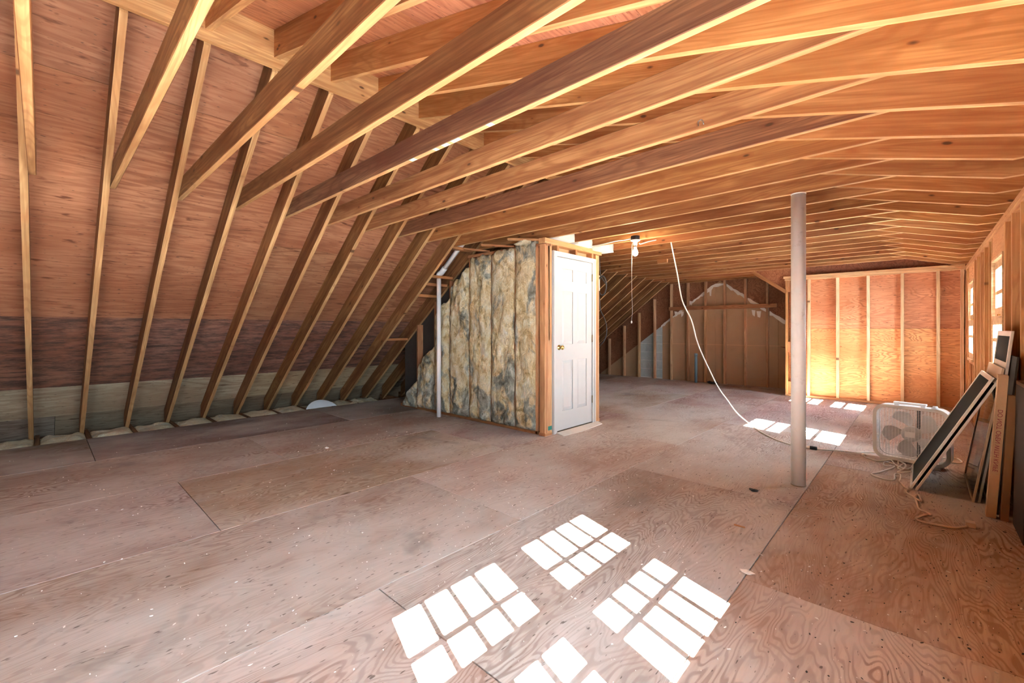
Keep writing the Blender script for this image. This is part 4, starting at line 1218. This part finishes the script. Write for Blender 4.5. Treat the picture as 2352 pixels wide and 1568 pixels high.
MB().box((0.02, -0.001, 0.02), (w_ - 0.02, 0.001, h_ - 0.085)).build('pane', 'glass_dusty', r_)
r_, h_, w_ = lean('storm_window', 'grey metal storm sash between the tan frame and the tallest one', 'storm window', 0.302, 0.432, 0.945, 4.415, 5.06, SG)
frame_bars(r_, w_, h_, 0.028, 0.012, 'alu_grey')
MB().box((0.028, -0.001, 0.028), (w_ - 0.028, 0.001, h_ - 0.028)).build('pane', 'glass_dusty', r_)
r_, h_, w_ = lean('storm_window', 'tallest white storm window with a dark screen in its upper half', 'storm window', 0.338, 0.455, 1.185, 4.40, 5.08, SG)
frame_bars(r_, w_, h_, 0.036, 0.014, 'alu_white', (0.94,))
MB().box((0.036, 0.001, 0.976), (w_ - 0.036, 0.003, h_ - 0.036)).build('mesh', 'screen', r_)
MB().box((0.036, -0.001, 0.036), (w_ - 0.036, 0.001, 0.94)).build('pane', 'glass_dusty', r_)
# added black board standing in for the shade between storm windows and cartons
r_, h_, w_ = lean('shade_board', 'added black board standing in for the shaded gap behind the cartons', 'board', 0.372, 0.462, 1.02, 4.20, 5.05)
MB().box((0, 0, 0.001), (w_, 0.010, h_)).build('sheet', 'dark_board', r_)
# cartons
def carton(name, label, bx, tx, h, y0, y1, th, mat, text=None):
    r_, hh, ww = lean(name, label, 'carton', bx, tx, h, y0, y1, 'cartons standing against the window wall')
    MB().box((0, 0, 0.001), (ww, th, hh)).build('body', mat, r_)
    return r_, hh, ww
r_, hh, ww = carton('carton', 'tall flat tan carton printed with red lettering on its edge', 0.354, 0.408, 0.905, 4.105, 4.165, 0.044, 'cardboard')
MB().box((-0.004, 0.002, hh - 0.015), (0.064, 0.046, hh + 0.004)).build('flap', 'cardboard', r_)
# lettering on the narrow edge, reading downwards
fcv = bpy.data.curves.new('lettering', 'FONT')
fcv.body = 'DO NOT OPEN WITH KNIFE'
fcv.size = 0.031
fcv.align_x = 'CENTER'; fcv.align_y = 'CENTER'
fcv.extrude = 0.0004
ft = bpy.data.objects.new('lettering_tmp', fcv)
link(ft)
bpy.context.view_layer.update()
dg = bpy.context.evaluated_depsgraph_get()
tme = bpy.data.meshes.new_from_object(ft.evaluated_get(dg))
bpy.data.objects.remove(ft)
# text x -> down the carton, text y -> +local Y (right), normal -> -local X (towards the viewer)
tm = Matrix(((0, 0, -1, -0.0012), (0, 1, 0, 0.021), (-1, 0, 0, hh * 0.545), (0, 0, 0, 1)))
tme.materials.clear(); tme.materials.append(M['ink'])
obj('lettering', tme, None, r_, None, tm)
r_, hh, ww = carton('carton', 'darker brown flat carton behind the printed one', 0.405, 0.438, 0.785, 4.085, 4.15, 0.034, 'cardboard_dark')
r_, hh, ww = carton('carton', 'brown carton with folded top at the right picture edge', 0.442, 0.455, 0.885, 3.70, 4.065, 0.022, 'cardboard_shaded')
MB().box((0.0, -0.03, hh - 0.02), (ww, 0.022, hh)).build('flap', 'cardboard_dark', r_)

# ------------------------------------------------------------------ debris on the floor
def flakes(name, n, mat, smin, smax, seed, zone):
    rr = random.Random(seed)
    vs, fs = [], []
    while n > 0:
        x, y = rr.uniform(-6.4, 0.4), rr.uniform(-0.2, 8.5)
        if zone == 'near' and rr.random() > math.exp(-((x + 0.8) ** 2 / 5 + (y - 2.0) ** 2 / 7)) + 0.16: continue
        if zone == 'right' and (x < -1.2 or rr.random() > 0.9 * math.exp(-((x - 0.2) ** 2 / 0.3 + (y - 2.8) ** 2 / 2.5))): continue
        if -6.0 < x < -3.0 and 3.75 < y < 5.0: continue
        s = smin + (smax - smin) * rr.random() ** 2.5
        el = rr.uniform(1, 2.6); a = rr.uniform(0, math.pi)
        m_ = rr.choice((4, 5, 5, 6))
        b = len(vs)
        ring_ = []
        for i in range(m_):
            t_ = 2 * math.pi * i / m_ + rr.uniform(-.3, .3)
            px, py = math.cos(t_) * s * el * rr.uniform(.6, 1), math.sin(t_) * s * rr.uniform(.6, 1)
            ring_.append((x + px * math.cos(a) - py * math.sin(a), y + px * math.sin(a) + py * math.cos(a)))
        th = rr.uniform(0.0008, 0.003)
        vs += [(p[0], p[1], 0.0) for p in ring_] + [(p[0], p[1], 0.0005 + th * rr.uniform(.6, 1.4)) for p in ring_]
        fs.append(tuple(range(b + m_, b + 2 * m_)))
        fs += [(b + i, b + (i + 1) % m_, b + m_ + (i + 1) % m_, b + m_ + i) for i in range(m_)]
        n -= 1
    return obj(name, mesh(name, vs, fs), mat)
o = flakes('paint_flakes', 2400, 'flake_white', 0.0007, 0.0045, 11, 'near')
tag(o, 'scattered white paint flakes and plaster crumbs on the floor', 'debris', kind='stuff')
o = flakes('dark_flakes', 420, 'flake_dark', 0.0008, 0.004, 23, 'right')
tag(o, 'scattered dark grit and splinters on the floor near the cartons', 'debris', kind='stuff')
def crumple(name, loc, s, mat, label, cat, seed):
    rr = random.Random(seed)
    bm = bmesh.new()
    bmesh.ops.create_icosphere(bm, subdivisions=2, radius=1)
    for v in bm.verts:
        n_ = mnoise.noise(v.co * 2.3 + Vector((seed, 0, 0)))
        v.co = Vector((v.co.x * s[0] * (1 + .6 * n_), v.co.y * s[1] * (1 + .6 * n_), max(0.0, (v.co.z * .5 + .45) * s[2] * (1 + .9 * n_))))
    me = bpy.data.meshes.new(name); bm.to_mesh(me); bm.free()
    o = obj(name, me, mat); o.location = loc
    tag(o, label, cat)
crumple('tape_scrap', (-0.90, 3.59, 0), (0.030, 0.018, 0.014), 'black_plastic', 'crumpled dark tape scrap on the floor before the column', 'scrap', 3)
crumple('plaster_crumb', (-4.36, 1.95, 0), (0.022, 0.018, 0.012), 'flake_white', 'largest white plaster crumb on the floor towards the eave', 'crumb', 5)
crumple('plaster_crumb', (-0.62, 2.36, 0), (0.030, 0.020, 0.010), 'flake_white', 'flat white plaster chip right of the sun patches', 'crumb', 9)
o = box('wood_splinter', (-0.83, 2.88, 0.0), (-0.77, 2.894, 0.006), 'lumber', None, (0.70, 0.45, 0.25), 0.001)
tag(o, 'pale wood splinter on the floor near the sun patches', 'splinter')
crumple('metal_scrap', (-3.30, 9.96, 0), (0.11, 0.05, 0.06), 'black_plastic', 'dark crumpled scrap at the foot of the far gable studs', 'scrap', 13)
crumple('insulation_tuft', (-3.36, 3.80, 2.169), (0.13, 0.045, 0.055), 'insul_pale', 'pale fibreglass tuft lying on the closet side wall plate', 'insulation', 17)
